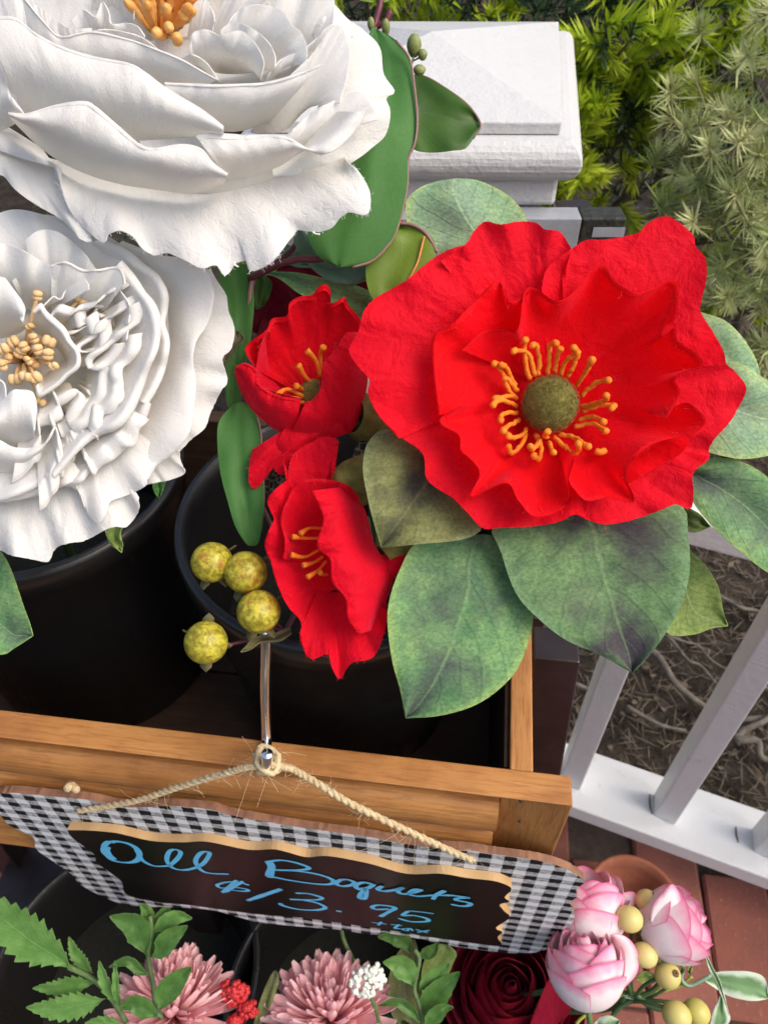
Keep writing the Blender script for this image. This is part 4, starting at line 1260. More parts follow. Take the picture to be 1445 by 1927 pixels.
# third tier, right and left
p1([(150, 360), (420, 330), (700, 330)], [(80, -20), (160, 80), (220, 130), (330, 112), (460, 140), (560, 175), (650, 212), (720, 252), (778, 284)], 2.4, -.1, bulge=-.7, ruffle=(.2, 3, 15), lip=(.03, -.08))
p1([(40, 330), (160, 380)], [(-120, -120), (-20, -60), (60, -10), (110, 60), (170, 160), (190, 200)], 2.4, .4, bulge=-.5, ruffle=(.2, 2, 16))
p1([(620, 430), (820, 470), (960, 440)], [(590, 296), (700, 300), (800, 302), (950, 294), (1080, 258), (1152, 228)], 1.6, -.9, bulge=-.9, ruffle=(.15, 2, 17), lip=(.06, -.08))
p1([(900, 470), (1010, 470), (1100, 380)], [(985, 320), (1060, 250), (1120, 190), (1170, 120), (1215, 90), (1250, 180), (1240, 280), (1215, 370)], 2.2, .2, bulge=-.4, ruffle=(.2, 2, 18))
# second tier cup
p1([(95, 420), (320, 480), (560, 520), (800, 500)], [(-60, 70), (0, 58), (60, 66), (130, 120), (220, 165), (330, 200), (460, 226), (520, 258), (600, 318), (720, 390), (800, 452)], 1.0, -1.3, bulge=-1.3, ruffle=(.12, 2, 19), lip=(.04, -.08), nu=60)
p1([(-80, 480), (0, 470), (90, 420)], [(-140, 160), (-60, 180), (0, 240), (35, 330), (85, 402)], 1.2, -.4, bulge=-.8, ruffle=(.15, 2, 20))
# outer right petals
p1([(850, 640), (1000, 560), (1150, 350), (1120, 100)], [(1000, 642), (1150, 622), (1250, 586), (1330, 530), (1380, 480), (1396, 400), (1381, 352), (1412, 328), (1372, 265), (1358, 170), (1300, 108), (1245, 70), (1200, 20)], 1.6, 2.0, M_PETV, bulge=-.5, ruffle=(.35, 4, 21), nu=60, jag=.8)
p1([(820, 640), (930, 620), (1050, 560), (1200, 400)], [(700, 486), (740, 476), (850, 486), (950, 482), (1030, 492), (1100, 532), (1155, 552), (1220, 522), (1290, 440), (1305, 400)], .6, -.9, bulge=-.9, ruffle=(.22, 3, 22), lip=(.11, -.12), nu=60)
p1([(980, 580), (1080, 540), (1180, 470)], [(1030, 480), (1120, 400), (1220, 350), (1290, 330), (1340, 400), (1350, 430)], 1.3, .3, bulge=-.4, ruffle=(.2, 3, 23))
p1([(540, 650), (760, 690), (980, 640)], [(500, 505), (640, 495), (760, 478), (860, 482), (960, 500)], 1.2, .1, bulge=-.4, ruffle=(.1, 2, 61))
# first tier cup, lower left
p1([(45, 430), (150, 530), (260, 600), (400, 650), (550, 676), (700, 690), (800, 655)], [(30, 404), (100, 406), (200, 376), (300, 362), (345, 382), (430, 455), (500, 515), (555, 530), (650, 516), (720, 532), (762, 582), (816, 622)], .4, -1.9, bulge=-1.2, ruffle=(.18, 3, 24), lip=(.07, -.10), nu=70)
# skirt
p1([(150, 560), (400, 620), (640, 640), (850, 610), (1100, 590), (1230, 560)], [(222, 600), (220, 660), (250, 750), (320, 830), (372, 868), (392, 838), (430, 824), (480, 850), (510, 890), (555, 914), (600, 906), (660, 930), (720, 960), (775, 950), (805, 985), (850, 940), (888, 936), (896, 970), (950, 955), (990, 920), (1050, 840), (1070, 822), (1120, 830), (1180, 820), (1240, 762), (1300, 770), (1324, 745), (1320, 680), (1282, 612), (1250, 586)],
   1.8, .4, M_PETV, bulge=-.5, ruffle=(.55, 5, 25), nu=130, nv=26, wrinkle=.10, jag=1.6)
p1([(-40, 480), (120, 560), (220, 600)], [(-60, 560), (-10, 620), (20, 634), (60, 682), (130, 732), (230, 792), (290, 856), (330, 862), (300, 800), (250, 700), (226, 620)], 2.0, 1.0, M_PETV, bulge=-.4, ruffle=(.3, 3, 26), nu=60, jag=.8)
p1([(-120, 420), (-20, 430), (150, 530)], [(-140, 470), (-40, 520), (60, 560), (200, 600)], 1.9, 1.0, bulge=-.4, ruffle=(.2, 2, 27))
lathe('calyx', [(0, -.035), (.006, -.03), (.02, -.012), (.03, .0), (.022, .006)], P(330, 330, D1 + .075), M_STEM, pe1, 20, Vector((-.1, -.35, .8)))
stem(pe1, [P(330, 330, D1 + .09), P(270, 600, .46), Vector((pl.x + .04, pl.y, .86)), Vector((pl.x + .01, pl.y, zf + .03))], .004)

# ---- lower white peony ----------------------------------------------------------------------
D2 = .375
pe2 = thing('white_peony', P(60, 700, D2 + .06), 'ruffled cream white peony with peach stamens at the left edge', 'peony', 'white cloth peonies')
C2 = (170, 770)
def p2(base, edge, db, de, mat=None, fr=Z2, **k):
    return petal('petal', pe2, D2, fr, base, edge, db, de, mat or M_PET2, thick=.0007, **k)
petal('petal', pe2, D2, Z2, [(170, 770)], [(-250, 200), (150, 60), (560, 180), (850, 500), (900, 800), (740, 1200), (420, 1450), (0, 1550), (-350, 1300), (-450, 800), (-250, 200)], 3.0, 2.9, M_PET2, bulge=.5, thick=.0007, nu=60)
# outer skirt
p2([(800, 420), (900, 650), (850, 950), (760, 1150)], [(1062, 340), (1095, 400), (1140, 470), (1152, 550), (1182, 640), (1166, 740), (1122, 790), (1147, 900), (1110, 960), (1062, 1060), (1032, 1140), (970, 1192), (900, 1262)], 3.4, 3.4, M_PETV, bulge=-.4, ruffle=(.4, 4, 1), nu=70, wrinkle=.05, jag=1.2)
p2([(500, 260), (780, 420), (850, 700), (760, 1000), (560, 1230)], [(620, 200), (800, 268), (920, 285), (1030, 330), (1076, 450), (1070, 530), (1042, 620), (988, 700), (972, 800), (986, 900), (976, 1050), (950, 1170), (870, 1270), (790, 1330), (745, 1400)], 3.2, 1.9, M_PET1, bulge=-.5, ruffle=(.4, 4, 2), nu=70, wrinkle=.05, lip=(.05, .2))
p2([(640, 1240), (760, 1160)], [(740, 1425), (800, 1412), (860, 1400), (932, 1366), (912, 1310), (905, 1255)], 3.8, 3.2, M_PETV, bulge=-.2, ruffle=(.2, 3, 3))
p2([(520, 1150), (300, 1300), (60, 1380), (-150, 1380)], [(700, 1490), (697, 1560), (640, 1636), (560, 1640), (440, 1702), (340, 1722), (282, 1746), (246, 1810), (170, 1802), (60, 1780), (0, 1752), (-140, 1720)], 3.2, 2.6, M_PETV, bulge=-.5, ruffle=(.5, 4, 4), nu=80, nv=22, wrinkle=.10, jag=1.2)
p2([(600, 1080), (420, 1220), (260, 1300)], [(830, 1270), (748, 1372), (735, 1430), (640, 1478), (556, 1510), (540, 1560), (500, 1620), (440, 1560), (395, 1455), (300, 1420)], 3.0, 1.9, M_PET1, bulge=-.5, ruffle=(.35, 3, 5), nu=60, wrinkle=.05)
p2([(320, 1230), (100, 1320), (-120, 1330)], [(420, 1380), (300, 1440), (200, 1475), (60, 1505), (-120, 1520)], 2.6, 1.3, M_PET1, bulge=-.5, ruffle=(.3, 3, 6), lip=(.06, .2))
p2([(-60, 1000), (-120, 700), (-60, 500)], [(-150, 1600), (-420, 1300), (-480, 800), (-380, 400), (-200, 150)], 3.2, 2.6, M_PETV, bulge=-.5, ruffle=(.5, 4, 7), nu=60)
# top side petals behind the upper flower
p2([(250, 480), (500, 480)], [(-100, 100), (60, 40), (200, 60), (350, 130), (520, 230), (660, 330)], 3.4, 1.6, M_PET1, bulge=-.6, ruffle=(.3, 3, 8))
p2([(200, 520), (420, 520)], [(130, 190), (200, 145), (290, 150), (400, 230), (480, 330), (490, 350)], 3.0, .9, M_PET1, bulge=-.6, ruffle=(.3, 3, 9))
p2([(60, 520), (250, 560)], [(-60, 200), (40, 215), (130, 250), (240, 310), (350, 330), (440, 400), (450, 440)], 2.8, .5, M_PET1, bulge=-.6, ruffle=(.3, 3, 10))
p2([(260, 600), (480, 600)], [(260, 320), (330, 300), (420, 340), (500, 340), (600, 330), (632, 400), (600, 450)], 2.8, .3, M_PET1, bulge=-.5, ruffle=(.3, 3, 11), lip=(.04, -.08))
# cup rims, outermost first: rim, then towards the centre and deeper
def rim(pts, fr, de, shrink=.42, db=2.6, mat=None, **k):
    E = [cv(fr, p) for p in pts]
    cx_, cy_ = cv(Z2, C2)[:2]
    Bs = [(x + (cx_ - x) * shrink, y + (cy_ - y) * shrink) for x, y in [e[:2] for e in E]]
    k.setdefault('ruffle', (.22, 4, len(pts)))
    k.setdefault('bulge', .5)
    return petal('petal', pe2, D2, PX, Bs, E, de + db, de, mat or M_PET2, thick=.0007, **k)
rim([(480, 200), (600, 250), (700, 330), (780, 385), (820, 470), (816, 560), (806, 620), (832, 700), (822, 780), (792, 880), (750, 965), (720, 1010)], Z2, .9, .30, 1.5, M_PET1, lip=(-.16, .35))
rim([(590, 320), (680, 430), (752, 530), (780, 640), (770, 740), (722, 850), (680, 950), (622, 1060), (560, 1120), (440, 1180), (270, 1370)], Z2, .2, .32, 1.5, M_PET1, lip=(-.20, .4), nu=60)
rim([(738, 1005), (700, 1085), (640, 1185), (560, 1275), (450, 1335), (400, 1392), (330, 1402), (268, 1398), (262, 1370)], Z2, .9, .25, 1.3, M_PET1, lip=(-.22, .35))
rim([(270, 1080), (292, 1200), (290, 1290), (250, 1370), (150, 1430), (0, 1482), (-140, 1480)], Z2, .5, .35, 1.5, M_PET1, lip=(-.15, .35))
rim([(630, 400), (600, 430), (655, 520), (650, 620), (640, 700)], Z2, .3, .3, 2.0, M_PET2)
# inner ruffles
R2 = [([(490, 300), (560, 240), (680, 270), (740, 230), (900, 190), (1000, 90), (1130, 30), (1200, 20)], .0, .16),
      ([(730, 250), (752, 330), (778, 392), (840, 310), (910, 460), (950, 350), (1050, 310), (1150, 230), (1172, 150)], .3, .22),
      ([(640, 460), (730, 442), (850, 382), (895, 470), (740, 580), (750, 625), (850, 632), (910, 605), (980, 590), (985, 400), (1012, 320)], .5, .16),
      ([(1265, 185), (1270, 350), (1150, 440), (1100, 500), (1000, 580), (850, 690), (870, 792), (970, 750), (1080, 650), (1140, 550)], .1, .14),
      ([(1272, 465), (1260, 600), (1200, 700), (1112, 770), (1092, 850), (1112, 970), (1080, 1080), (1000, 1150), (922, 1162), (910, 1260), (882, 1385)], .0, .15),
      ([(982, 770), (972, 900), (942, 1050), (862, 1170), (800, 1280), (682, 1322), (652, 1270), (702, 1180), (772, 1080), (762, 1010), (700, 1002), (560, 1080)], .3, .16),
      ([(880, 1390), (840, 1290), (780, 1330), (700, 1400), (680, 1480)], .6, .2),
      ([(512, 990), (552, 1100), (562, 1170), (470, 1240), (372, 1262), (392, 1400), (372, 1500), (292, 1600), (160, 1655)], .2, .22),
      ([(480, 1240), (552, 1370), (566, 1540), (540, 1700), (480, 1840), (380, 1950)], .1, .22),
      ([(560, 1340), (660, 1300), (690, 1400), (640, 1520), (580, 1600)], .8, .2),
      ([(820, 1580), (850, 1690), (1000, 1560), (1200, 1380), (1300, 1200)], .5, .15)]
for k, (pts, de, sh_) in enumerate(R2):
    rim(pts, B2, de * .8 + .35, sh_ * 1.15, 1.25, M_PET2 if k < 6 else M_PET1, nu=64, nv=10, ruffle=(.12, 4, k), bulge=.1, lip=(-.95, .42))
for k in range(9):
    rq = random.Random(3000 + k)
    a0 = radians(rq.uniform(-70, 95)); rad = rq.uniform(280, 460); span = rq.uniform(.18, .42)
    pts = [(C2[0] + rad * (1 + .07 * rq.gauss(0, 1)) * cos(a0 + span * (i / 6 - .5)), C2[1] + rad * (1 + .07 * rq.gauss(0, 1)) * sin(a0 + span * (i / 6 - .5))) for i in range(7)]
    rim(pts, Z2, 1.0 + .5 * rq.random(), .16, 1.1, M_PET2, nu=40, nv=9, ruffle=(.14, 2, k), bulge=.1, lip=(-.3, .25))
# petals hugging the stamens
petal('petal', pe2, D2, B2, [(320, 420), (480, 520), (640, 700), (560, 760), (430, 880)], [(330, 250), (395, 210), (450, 290), (600, 430), (660, 530), (745, 640), (742, 760), (640, 850), (560, 930), (440, 1010), (388, 1030), (365, 950)], 2.6, .1, M_PET2, bulge=.2, thick=.0007, nu=60, lip=(-.30, .35))
petal('petal', pe2, D2, B2, [(-200, 500), (100, 480), (260, 400)], [(-250, 0), (-80, -80), (40, -90), (120, 0), (210, 130), (246, 230), (200, 310)], 2.6, .2, M_PET2, bulge=-1.2, thick=.0007, ruffle=(.1, 2, 3))
petal('petal', pe2, D2, B2, [(350, 250), (520, 250)], [(420, 190), (520, 95), (570, 115), (610, 105), (640, 40), (720, 15), (800, -40), (900, -20)], 3.0, .9, M_PET2, bulge=-.2, thick=.0007)
petal('petal', pe2, D2, B2, [(250, 200), (420, 180)], [(120, -60), (200, -120), (300, -160), (420, -120), (520, 60)], 3.2, 1.2, M_PET2, bulge=-.4, thick=.0007)
petal('petal', pe2, D2, B2, [(-60, 1500), (160, 1560), (330, 1480)], [(-150, 1250), (-20, 1170), (60, 1080), (130, 1005), (190, 1000), (300, 1012), (340, 1060), (360, 1200), (340, 1360)], 1.8, .1, M_PET1, bulge=-1.3, thick=.0007, ruffle=(.1, 3, 6))
petal('petal', pe2, D2, B2, [(-200, 1750), (100, 1800), (350, 1700)], [(-200, 1450), (-20, 1480), (150, 1560), (330, 1560), (480, 1480), (540, 1350)], 1.6, .5, M_PET1, bulge=-.7, thick=.0007, ruffle=(.1, 3, 7))
petal('petal', pe2, D2, B2, [(-200, 1000), (-60, 950)], [(-250, 1200), (-80, 1180), (40, 1120), (62, 1040), (40, 930), (-60, 880), (-200, 860)], 3.0, .4, M_PET2, bulge=-.4, thick=.0007)
# stamens: stalk with a two lobed anther
an_bm = []
v, f = [], []
for s in (-1, 1):
    i0 = len(v)
    vv, ff, uu = lathe_geo([(0, -.0032), (.0016, -.0027), (.0023, -.001), (.0024, .0008), (.0017, .0026), (0, .0033)], 8, Vector((s * .0016, 0, 0)))
    v += vv; f += [tuple(i + i0 for i in q) for q in ff]
anther_me = mesh_data('anther', v, f, M_ANTHER)
c2w = P(*cv(B2, (250, 720)), D2 + .030)
for k, (x, y, dz) in enumerate([(370, 85, .012), (775, 130, .014), (295, 385, .010), (330, 500, .006), (240, 580, .008), (480, 530, .006), (375, 610, .004), (470, 655, .004), (275, 715, .003), (525, 770, .003), (245, 870, .003), (345, 880, .006), (30, 600, .004), (20, 760, .006), (390, 1110, .010), (130, 530, .01), (70, 690, .01), (150, 900, .01), (-60, 640, .008), (-80, 800, .01), (200, 640, .011), (330, 740, .012)]):
    h = P(*cv(B2, (x, y)), D2 + dz)
    rg_ = random.Random(k)
    b = c2w + (h - c2w) * .15
    st_ = tube('stamen', [b, b.lerp(h, .5) + Vector((0, 0, .002)), h], .0011, M_ANTHER, pe2, 6, 8)
    inst('anther', anther_me, st_, Matrix.Translation(h) @ Matrix.Rotation(rg_.uniform(0, 6), 4, 'Y') @ Matrix.Rotation(rg_.uniform(-.6, .6), 4, 'X') @ Matrix.Scale(rg_.uniform(.62, .95), 4))
lathe('calyx', [(0, -.03), (.006, -.026), (.02, -.010), (.03, .0), (.022, .006)], P(70, 720, D2 + .092), M_STEM, pe2, 20, Vector((0, -.5, .7)))
stem(pe2, [P(70, 720, D2 + .10), P(80, 860, .50), Vector((pl.x, pl.y, .84)), Vector((pl.x, pl.y, zf + .03))], .004)

# ---- big red poppy ------------------------------------------------------------------------------
D3 = .372
po = thing('red_poppy', P(1035, 770, D3 + .05), 'large open scarlet poppy with a fuzzy green centre and orange stamens', 'poppy', 'red cloth poppies')
def p3(base, edge, db, de, mat=None, **k):
    k.setdefault('thick', .0)
    return petal('petal', po, D3, Z4, base, edge, db, de, mat or M_RED, **k)
cb = [(640, 620), (720, 600), (800, 640)]
# outer ring
p3([(560, 640), (600, 560), (660, 520)], [(200, 800), (130, 722), (95, 650), (98, 600), (60, 555), (30, 500), (60, 440), (80, 370), (112, 330), (180, 290), (232, 258), (300, 200), (370, 160), (420, 146)], 2.8, .5, mat=M_REDO, bulge=-.5, ruffle=(.3, 4, 1), nu=80, nv=24, rpow=5.0, wrinkle=.06, jag=1.2, curl=.35)
p3([(600, 520), (700, 500), (760, 520)], [(340, 200), (420, 146), (450, 100), (490, 66), (540, 76), (600, 66), (660, 70), (690, 92), (740, 100), (768, 138), (778, 168), (750, 260)], 2.8, .9, mat=M_REDO, bulge=-.4, ruffle=(.28, 4, 2), nu=70, nv=24, rpow=5.0, wrinkle=.06, jag=1.2, curl=-.3)
p3([(700, 540), (820, 540), (860, 620)], [(680, 290), (700, 222), (770, 166), (830, 130), (900, 126), (1000, 106), (1040, 70), (1090, 48), (1130, 60), (1190, 110), (1200, 150), (1232, 190), (1236, 260), (1220, 330), (1216, 370), (1252, 430), (1292, 500), (1302, 545)], 2.6, .8, mat=M_REDO, bulge=-.35, ruffle=(.3, 4, 3), nu=90, nv=24, rpow=5.0, wrinkle=.05, jag=1.2, curl=-.2)
p3([(820, 600), (850, 680), (820, 760)], [(1255, 430), (1300, 540), (1332, 572), (1370, 625), (1352, 680), (1310, 750), (1272, 790), (1246, 830), (1242, 870), (1192, 912), (1180, 960)], 2.8, .9, mat=M_REDO, bulge=-.3, ruffle=(.3, 4, 4), nu=70, nv=22, rpow=5.0, wrinkle=.06, jag=1.0)
p3([(820, 760), (740, 800), (640, 790)], [(1246, 860), (1192, 912), (1192, 980), (1182, 1036), (1130, 1022), (1080, 1042), (1000, 1070), (900, 1090), (830, 1072), (790, 1056), (740, 1080)], 2.9, 1.0, mat=M_REDO, bulge=-.4, ruffle=(.25, 4, 5), nu=80, nv=24, rpow=5.0, wrinkle=.05, jag=1.0, curl=-.2)
p3([(740, 800), (640, 790), (580, 700)], [(830, 1068), (790, 1056), (740, 1080), (650, 1096), (550, 1100), (482, 1102), (430, 1050), (380, 1000), (330, 970), (290, 930), (278, 850), (200, 790), (130, 720), (95, 650)], 2.9, .9, mat=M_REDO, bulge=-.4, ruffle=(.25, 5, 6), nu=90, nv=24, rpow=5.0, wrinkle=.06, jag=1.0, curl=-.2)
# inner ring: cupped petals with curled rims
p3([(600, 700), (580, 620), (640, 560)], [(330, 720), (320, 620), (312, 460), (380, 410), (440, 350), (530, 266), (562, 330), (610, 330), (640, 300)], 2.7, -.5, bulge=.25, ruffle=(.30, 3, 7), nu=70, nv=22, wrinkle=.03, rpow=6.0, lip=(.07, .25))
p3([(640, 600), (720, 580), (800, 600)], [(410, 500), (480, 440), (560, 430), (600, 430), (622, 302), (660, 292), (720, 332), (780, 312), (862, 222), (892, 216), (932, 272), (1000, 306), (1060, 290), (1132, 262), (1142, 330), (1130, 400)], 2.9, -.6, bulge=.5, ruffle=(.22, 4, 8), nu=100, nv=24, wrinkle=.025, rpow=6.0, lip=(.06, .3))
p3([(780, 600), (820, 680), (800, 740)], [(1130, 330), (1092, 450), (1130, 424), (1142, 470), (1200, 510), (1230, 552), (1180, 562), (1130, 600), (1150, 650), (1102, 730), (1130, 690), (1182, 682), (1240, 745), (1200, 790)], 2.9, -.7, bulge=.55, ruffle=(.25, 4, 9), nu=90, nv=24, wrinkle=.025, rpow=6.0, lip=(.05, .3))
p3([(800, 720), (740, 780), (700, 780)], [(1180, 770), (1140, 792), (1050, 820), (985, 880), (968, 940), (992, 1012), (900, 1000), (830, 1010), (780, 960)], 2.9, -.5, bulge=.35, ruffle=(.22, 3, 10), nu=70, nv=22, wrinkle=.03, rpow=6.0, lip=(.07, .25))
p3([(740, 790), (650, 780), (600, 700)], [(790, 870), (770, 940), (770, 1022), (660, 1066), (600, 1010), (560, 950), (440, 1000), (470, 920), (440, 870), (405, 840), (400, 790), (332, 742), (400, 690)], 2.9, -.6, bulge=.35, ruffle=(.22, 3, 11), nu=80, nv=22, wrinkle=.03, rpow=6.0, lip=(.07, .25))
p3([(700, 790), (800, 770), (830, 700)], [(760, 1000), (880, 990), (960, 960), (1060, 900), (1150, 850), (1180, 800)], 3.0, .5, bulge=.3, ruffle=(.25, 3, 12), nu=60, wrinkle=.025, rpow=6.0)
obj('petal_base', *(lambda g: (g[0], g[1]))(lathe_geo([(0, 0), (.012, .0004), (.024, .004)], 32, P(*cv(Z4, (710, 690)), D3 + .0315), (CAM - P(1035, 765, D3)).normalized())), M_RED, po)
# fuzzy centre
cq = P(*cv(Z4, (708, 682)), D3 + .016)
axv = (CAM - cq).normalized()
M_FUZZ = m_plain('olive_fuzz', (.13, .115, .018), (.24, .22, .05), .95, 160, .6, 600, .0015)
RC = 92 / 1.795 * (D3 + .01) / FPX
fc = lathe('seed_head', [(0, -RC * .8), (RC * .6, -RC * .7), (RC * .95, -RC * .25), (RC, .05 * RC), (RC * .9, RC * .45), (RC * .6, RC * .78), (RC * .25, RC * .93), (0, RC * .96)], cq, M_FUZZ, po, 32, axv)
V, F = [], []
rf = random.Random(11)
for k in range(1500):
    d = Vector((rf.gauss(0, 1), rf.gauss(0, 1), rf.gauss(0, 1))).normalized()
    if d.dot(axv) < -.3: d = -d
    p = cq + d * RC * .97
    tn = d.orthogonal().normalized(); tn.rotate(Quaternion(d, rf.uniform(0, 6.28)))
    L = rf.uniform(.0012, .0028)
    v, f, u = tube_geo([p, p + d * L * .5 + tn * L * .35, p + d * L * .6 + tn * L * 1.0], .00008, 3, False)
    i0 = len(V); V += v; F += [tuple(i + i0 for i in q) for q in f]
fz = obj('fuzz', V, F, m_plain('olive_fibres', (.10, .075, .015), (.30, .27, .07), .9, 300, 0), po); tag(fz, kind='stuff')
# stamens from the photograph: root on the ring, bends, head
stm = [[(640, 600), (625, 540), (622, 480), (625, 465)], [(655, 590), (640, 520), (600, 500), (580, 505)], [(668, 585), (672, 530), (660, 485), (645, 488)], [(700, 580), (705, 530), (710, 480), (735, 480)], [(725, 580), (730, 530), (745, 490)], [(745, 585), (760, 540), (795, 510), (785, 488)], [(765, 590), (790, 550), (805, 500)], [(800, 620), (830, 570), (850, 530)],
       [(815, 655), (850, 620), (885, 605), (910, 600)], [(815, 690), (860, 680), (895, 670), (900, 650)], [(815, 710), (870, 690), (925, 685), (915, 700)], [(805, 735), (850, 725), (880, 735), (890, 745)], [(790, 760), (850, 750), (880, 765), (900, 780)], [(740, 785), (790, 795), (810, 810), (845, 830)], [(720, 790), (760, 830), (790, 850), (805, 835), (800, 810)], [(700, 795), (690, 790), (700, 775)], [(705, 810), (715, 840), (720, 845)], [(660, 785), (670, 810), (650, 835), (640, 825)], [(670, 810), (680, 840), (665, 870), (650, 850)],
       [(630, 765), (610, 790), (580, 795), (565, 790)], [(625, 785), (615, 815), (580, 850), (565, 820)], [(605, 735), (580, 750), (560, 760), (550, 780)], [(600, 715), (570, 710), (545, 720), (540, 745)], [(595, 690), (560, 675), (530, 672), (512, 690)], [(595, 665), (575, 655), (545, 660), (515, 665)], [(600, 640), (575, 610), (550, 580), (530, 550), (512, 548)], [(590, 620), (575, 590), (560, 560), (540, 548)], [(585, 660), (560, 620), (552, 590)]]
for k, pts in enumerate(stm):
    n = len(pts)
    rg_ = random.Random(k + 50)
    lift = rg_.uniform(-.5, .5)
    w = [P(*cv(Z4, p), D3 + (1.9 - 1.5 * i / (n - 1) + lift * i / (n - 1)) / 100) for i, p in enumerate(pts)]
    rs = [.0011 + .0007 * (i == n - 1) + .0002 * rg_.random() for i in range(n)]
    cp = smooth3(w, 22)
    cp = [p + Vector((noise.noise(p * 420), noise.noise(p * 420 + Vector((9, 0, 0))), noise.noise(p * 420 + Vector((0, 9, 0))))) * .0007 for p in cp]
    hd = rg_.uniform(.8, 1.5)
    rr2 = [(.00112 + .0006 * abs(noise.noise(Vector((i * .45, k, 0)))) + (.0007 * hd * max(0, (i - 15) / 6) if i < 21 else -.0003)) for i in range(22)]
    v, f, u = tube_geo(cp, rr2, 7)
    obj('stamen', v, f, M_STAMEN, po, u)
tube('stamen', [P(*cv(Z4, (862, 842)), D3 + .012), P(*cv(Z4, (878, 846)), D3 + .011), P(*cv(Z4, (893, 840)), D3 + .012)], .0018, M_STAMEN, po, 7, 6)
stem(po, [cq + Vector((0, .012, -.012)), P(960, 860, D3 + .075), P(780, 1000, .50), Vector((pr.x + .02, pr.y, .86)), Vector((pr.x, pr.y, zf + .03))], .0035)

# leaves of the big poppy
LF_A = m_leaf('grey_green_cloth_leaf', (.09, .23, .09), (.19, .35, .13), (.055, .068, .07), .9, (.30, .44, .12), .9)
LF_OL = m_leaf('olive_cloth_leaf', (.11, .13, .04), (.20, .21, .065), (.035, .037, .030), .95, (.24, .29, .12), .7)
LF_DK = m_leaf('dark_blotched_cloth_leaf', (.07, .16, .06), (.15, .27, .10), (.052, .045, .054), 1.0, (.17, .30, .14), .8, scale=32)
LF_LT = m_leaf('light_green_cloth_leaf', (.20, .37, .20), (.31, .47, .24), (.16, .22, .19), .5, (.42, .54, .16), .8)
LF_YG = m_leaf('yellow_green_cloth_leaf', (.15, .24, .05), (.25, .33, .08), (.06, .10, .03), .5, (.33, .42, .12), .8)
leaf('leaf', po, .392, Z5, [(300, 40), (130, 12), (60, 60), (42, 150), (60, 260), (80, 340), (105, 424)], [(340, 150), (400, 270), (445, 335), (450, 365), (380, 398), (240, 412), (105, 424)], [1.2, .6, .2, .0, .3], LF_OL, keel=.35, wave=.12, seed=1)
leaf('leaf', po, .405, Z5, [(420, 380), (240, 400), (170, 500), (128, 640), (140, 800), (172, 920), (190, 1015)], [(470, 380), (512, 395), (545, 480), (600, 580), (632, 650), (612, 760), (560, 868), (450, 960), (320, 1004), (190, 1015)], [1.6, .6, .1, .0, .4], LF_A, keel=.30, wave=.14, seed=2)
leaf('leaf', po, .398, Z5, [(760, 250), (500, 330), (520, 440), (570, 580), (640, 662), (740, 742), (850, 790), (975, 858)], [(860, 250), (1130, 270), (1166, 380), (1173, 500), (1150, 602), (1102, 700), (1040, 790), (975, 858)], [1.8, .8, .2, .0, .5], LF_DK, keel=.32, wave=.12, seed=3)
leaf('leaf', po, .425, Z5, [(1130, 380), (1080, 480), (1070, 620), (1095, 720), (1180, 726), (1250, 704), (1305, 695)], [(1140, 380), (1180, 438), (1230, 488), (1272, 560), (1288, 640), (1305, 695)], [.8, .2, .1, .3], LF_YG, keel=.2, seed=4)
leaf('leaf', po, .405, Z5, [(1140, 170), (1170, 185), (1182, 262), (1250, 350), (1350, 440), (1445, 512), (1560, 560), (1650, 560)], [(1140, 165), (1180, 140), (1230, 115), (1320, 118), (1400, 150), (1480, 220), (1580, 380), (1650, 560)], [1.0, .2, -.2, .0, .6], LF_A, keel=.25, seed=5)
leaf('leaf', po, .432, Z5, [(1100, 250), (1120, 330), (1180, 372), (1245, 352)], [(1110, 240), (1160, 280), (1210, 310), (1245, 352)], [.3, 0, .2], LF_YG, keel=.1, seed=9)
leaf('leaf', po, .415, Z4, [(1150, 500), (1200, 380), (1235, 378), (1300, 402), (1355, 455), (1402, 530), (1416, 590), (1408, 640)], [(1150, 560), (1200, 620), (1260, 660), (1320, 670), (1370, 665), (1400, 655), (1408, 640)], [.8, .2, .0, .3], LF_LT, keel=.2, seed=6)
leaf('leaf', po, .402, Z4, [(1150, 640), (1240, 560), (1330, 540), (1420, 590), (1520, 660), (1600, 770)], [(1150, 740), (1220, 830), (1290, 858), (1370, 868), (1480, 845), (1600, 770)], [.8, .1, .0, .5], LF_LT, keel=.25, seed=7)
leaf('leaf', po, .418, PX, [(905, 520), (830, 480), (775, 440), (763, 400), (768, 372), (800, 348), (855, 336)], [(940, 520), (985, 440), (992, 415), (965, 375), (925, 350), (890, 338), (855, 336)], [1.0, .3, .0, .1, .3], LF_LT, keel=-.35, wave=.2, seed=8)

# ---- small red poppies -----------------------------------------------------------------------
D4 = .415
s1 = thing('red_poppy', P(600, 740, D4 + .03), 'upper of two small half open red poppies with dark folded petals', 'poppy', 'red cloth poppies')
def p4(base, edge, db, de, mat=None, par=None, D=None, **k):
    k.setdefault('thick', .0)
    return petal('petal', par or s1, D or D4, Z3, base, edge, db, de, mat or (M_RED2 if len(edge) > 12 else M_REDS), **k)
p4([(360, 590), (400, 580), (440, 560)], [(150, 470), (100, 372), (195, 292), (220, 240), (290, 226), (300, 170), (345, 140), (405, 130), (432, 96), (465, 84), (488, 115), (492, 170), (550, 142), (565, 175), (620, 240), (636, 300)], 2.6, .2, bulge=.9, ruffle=(.25, 5, 1), nu=80, nv=20, wrinkle=.08, lip=(.07, .2))
p4([(390, 600), (430, 590), (450, 540)], [(600, 330), (520, 345), (500, 385), (455, 440), (445, 500), (440, 560)], 2.4, -.2, bulge=.4, ruffle=(.1, 3, 2))
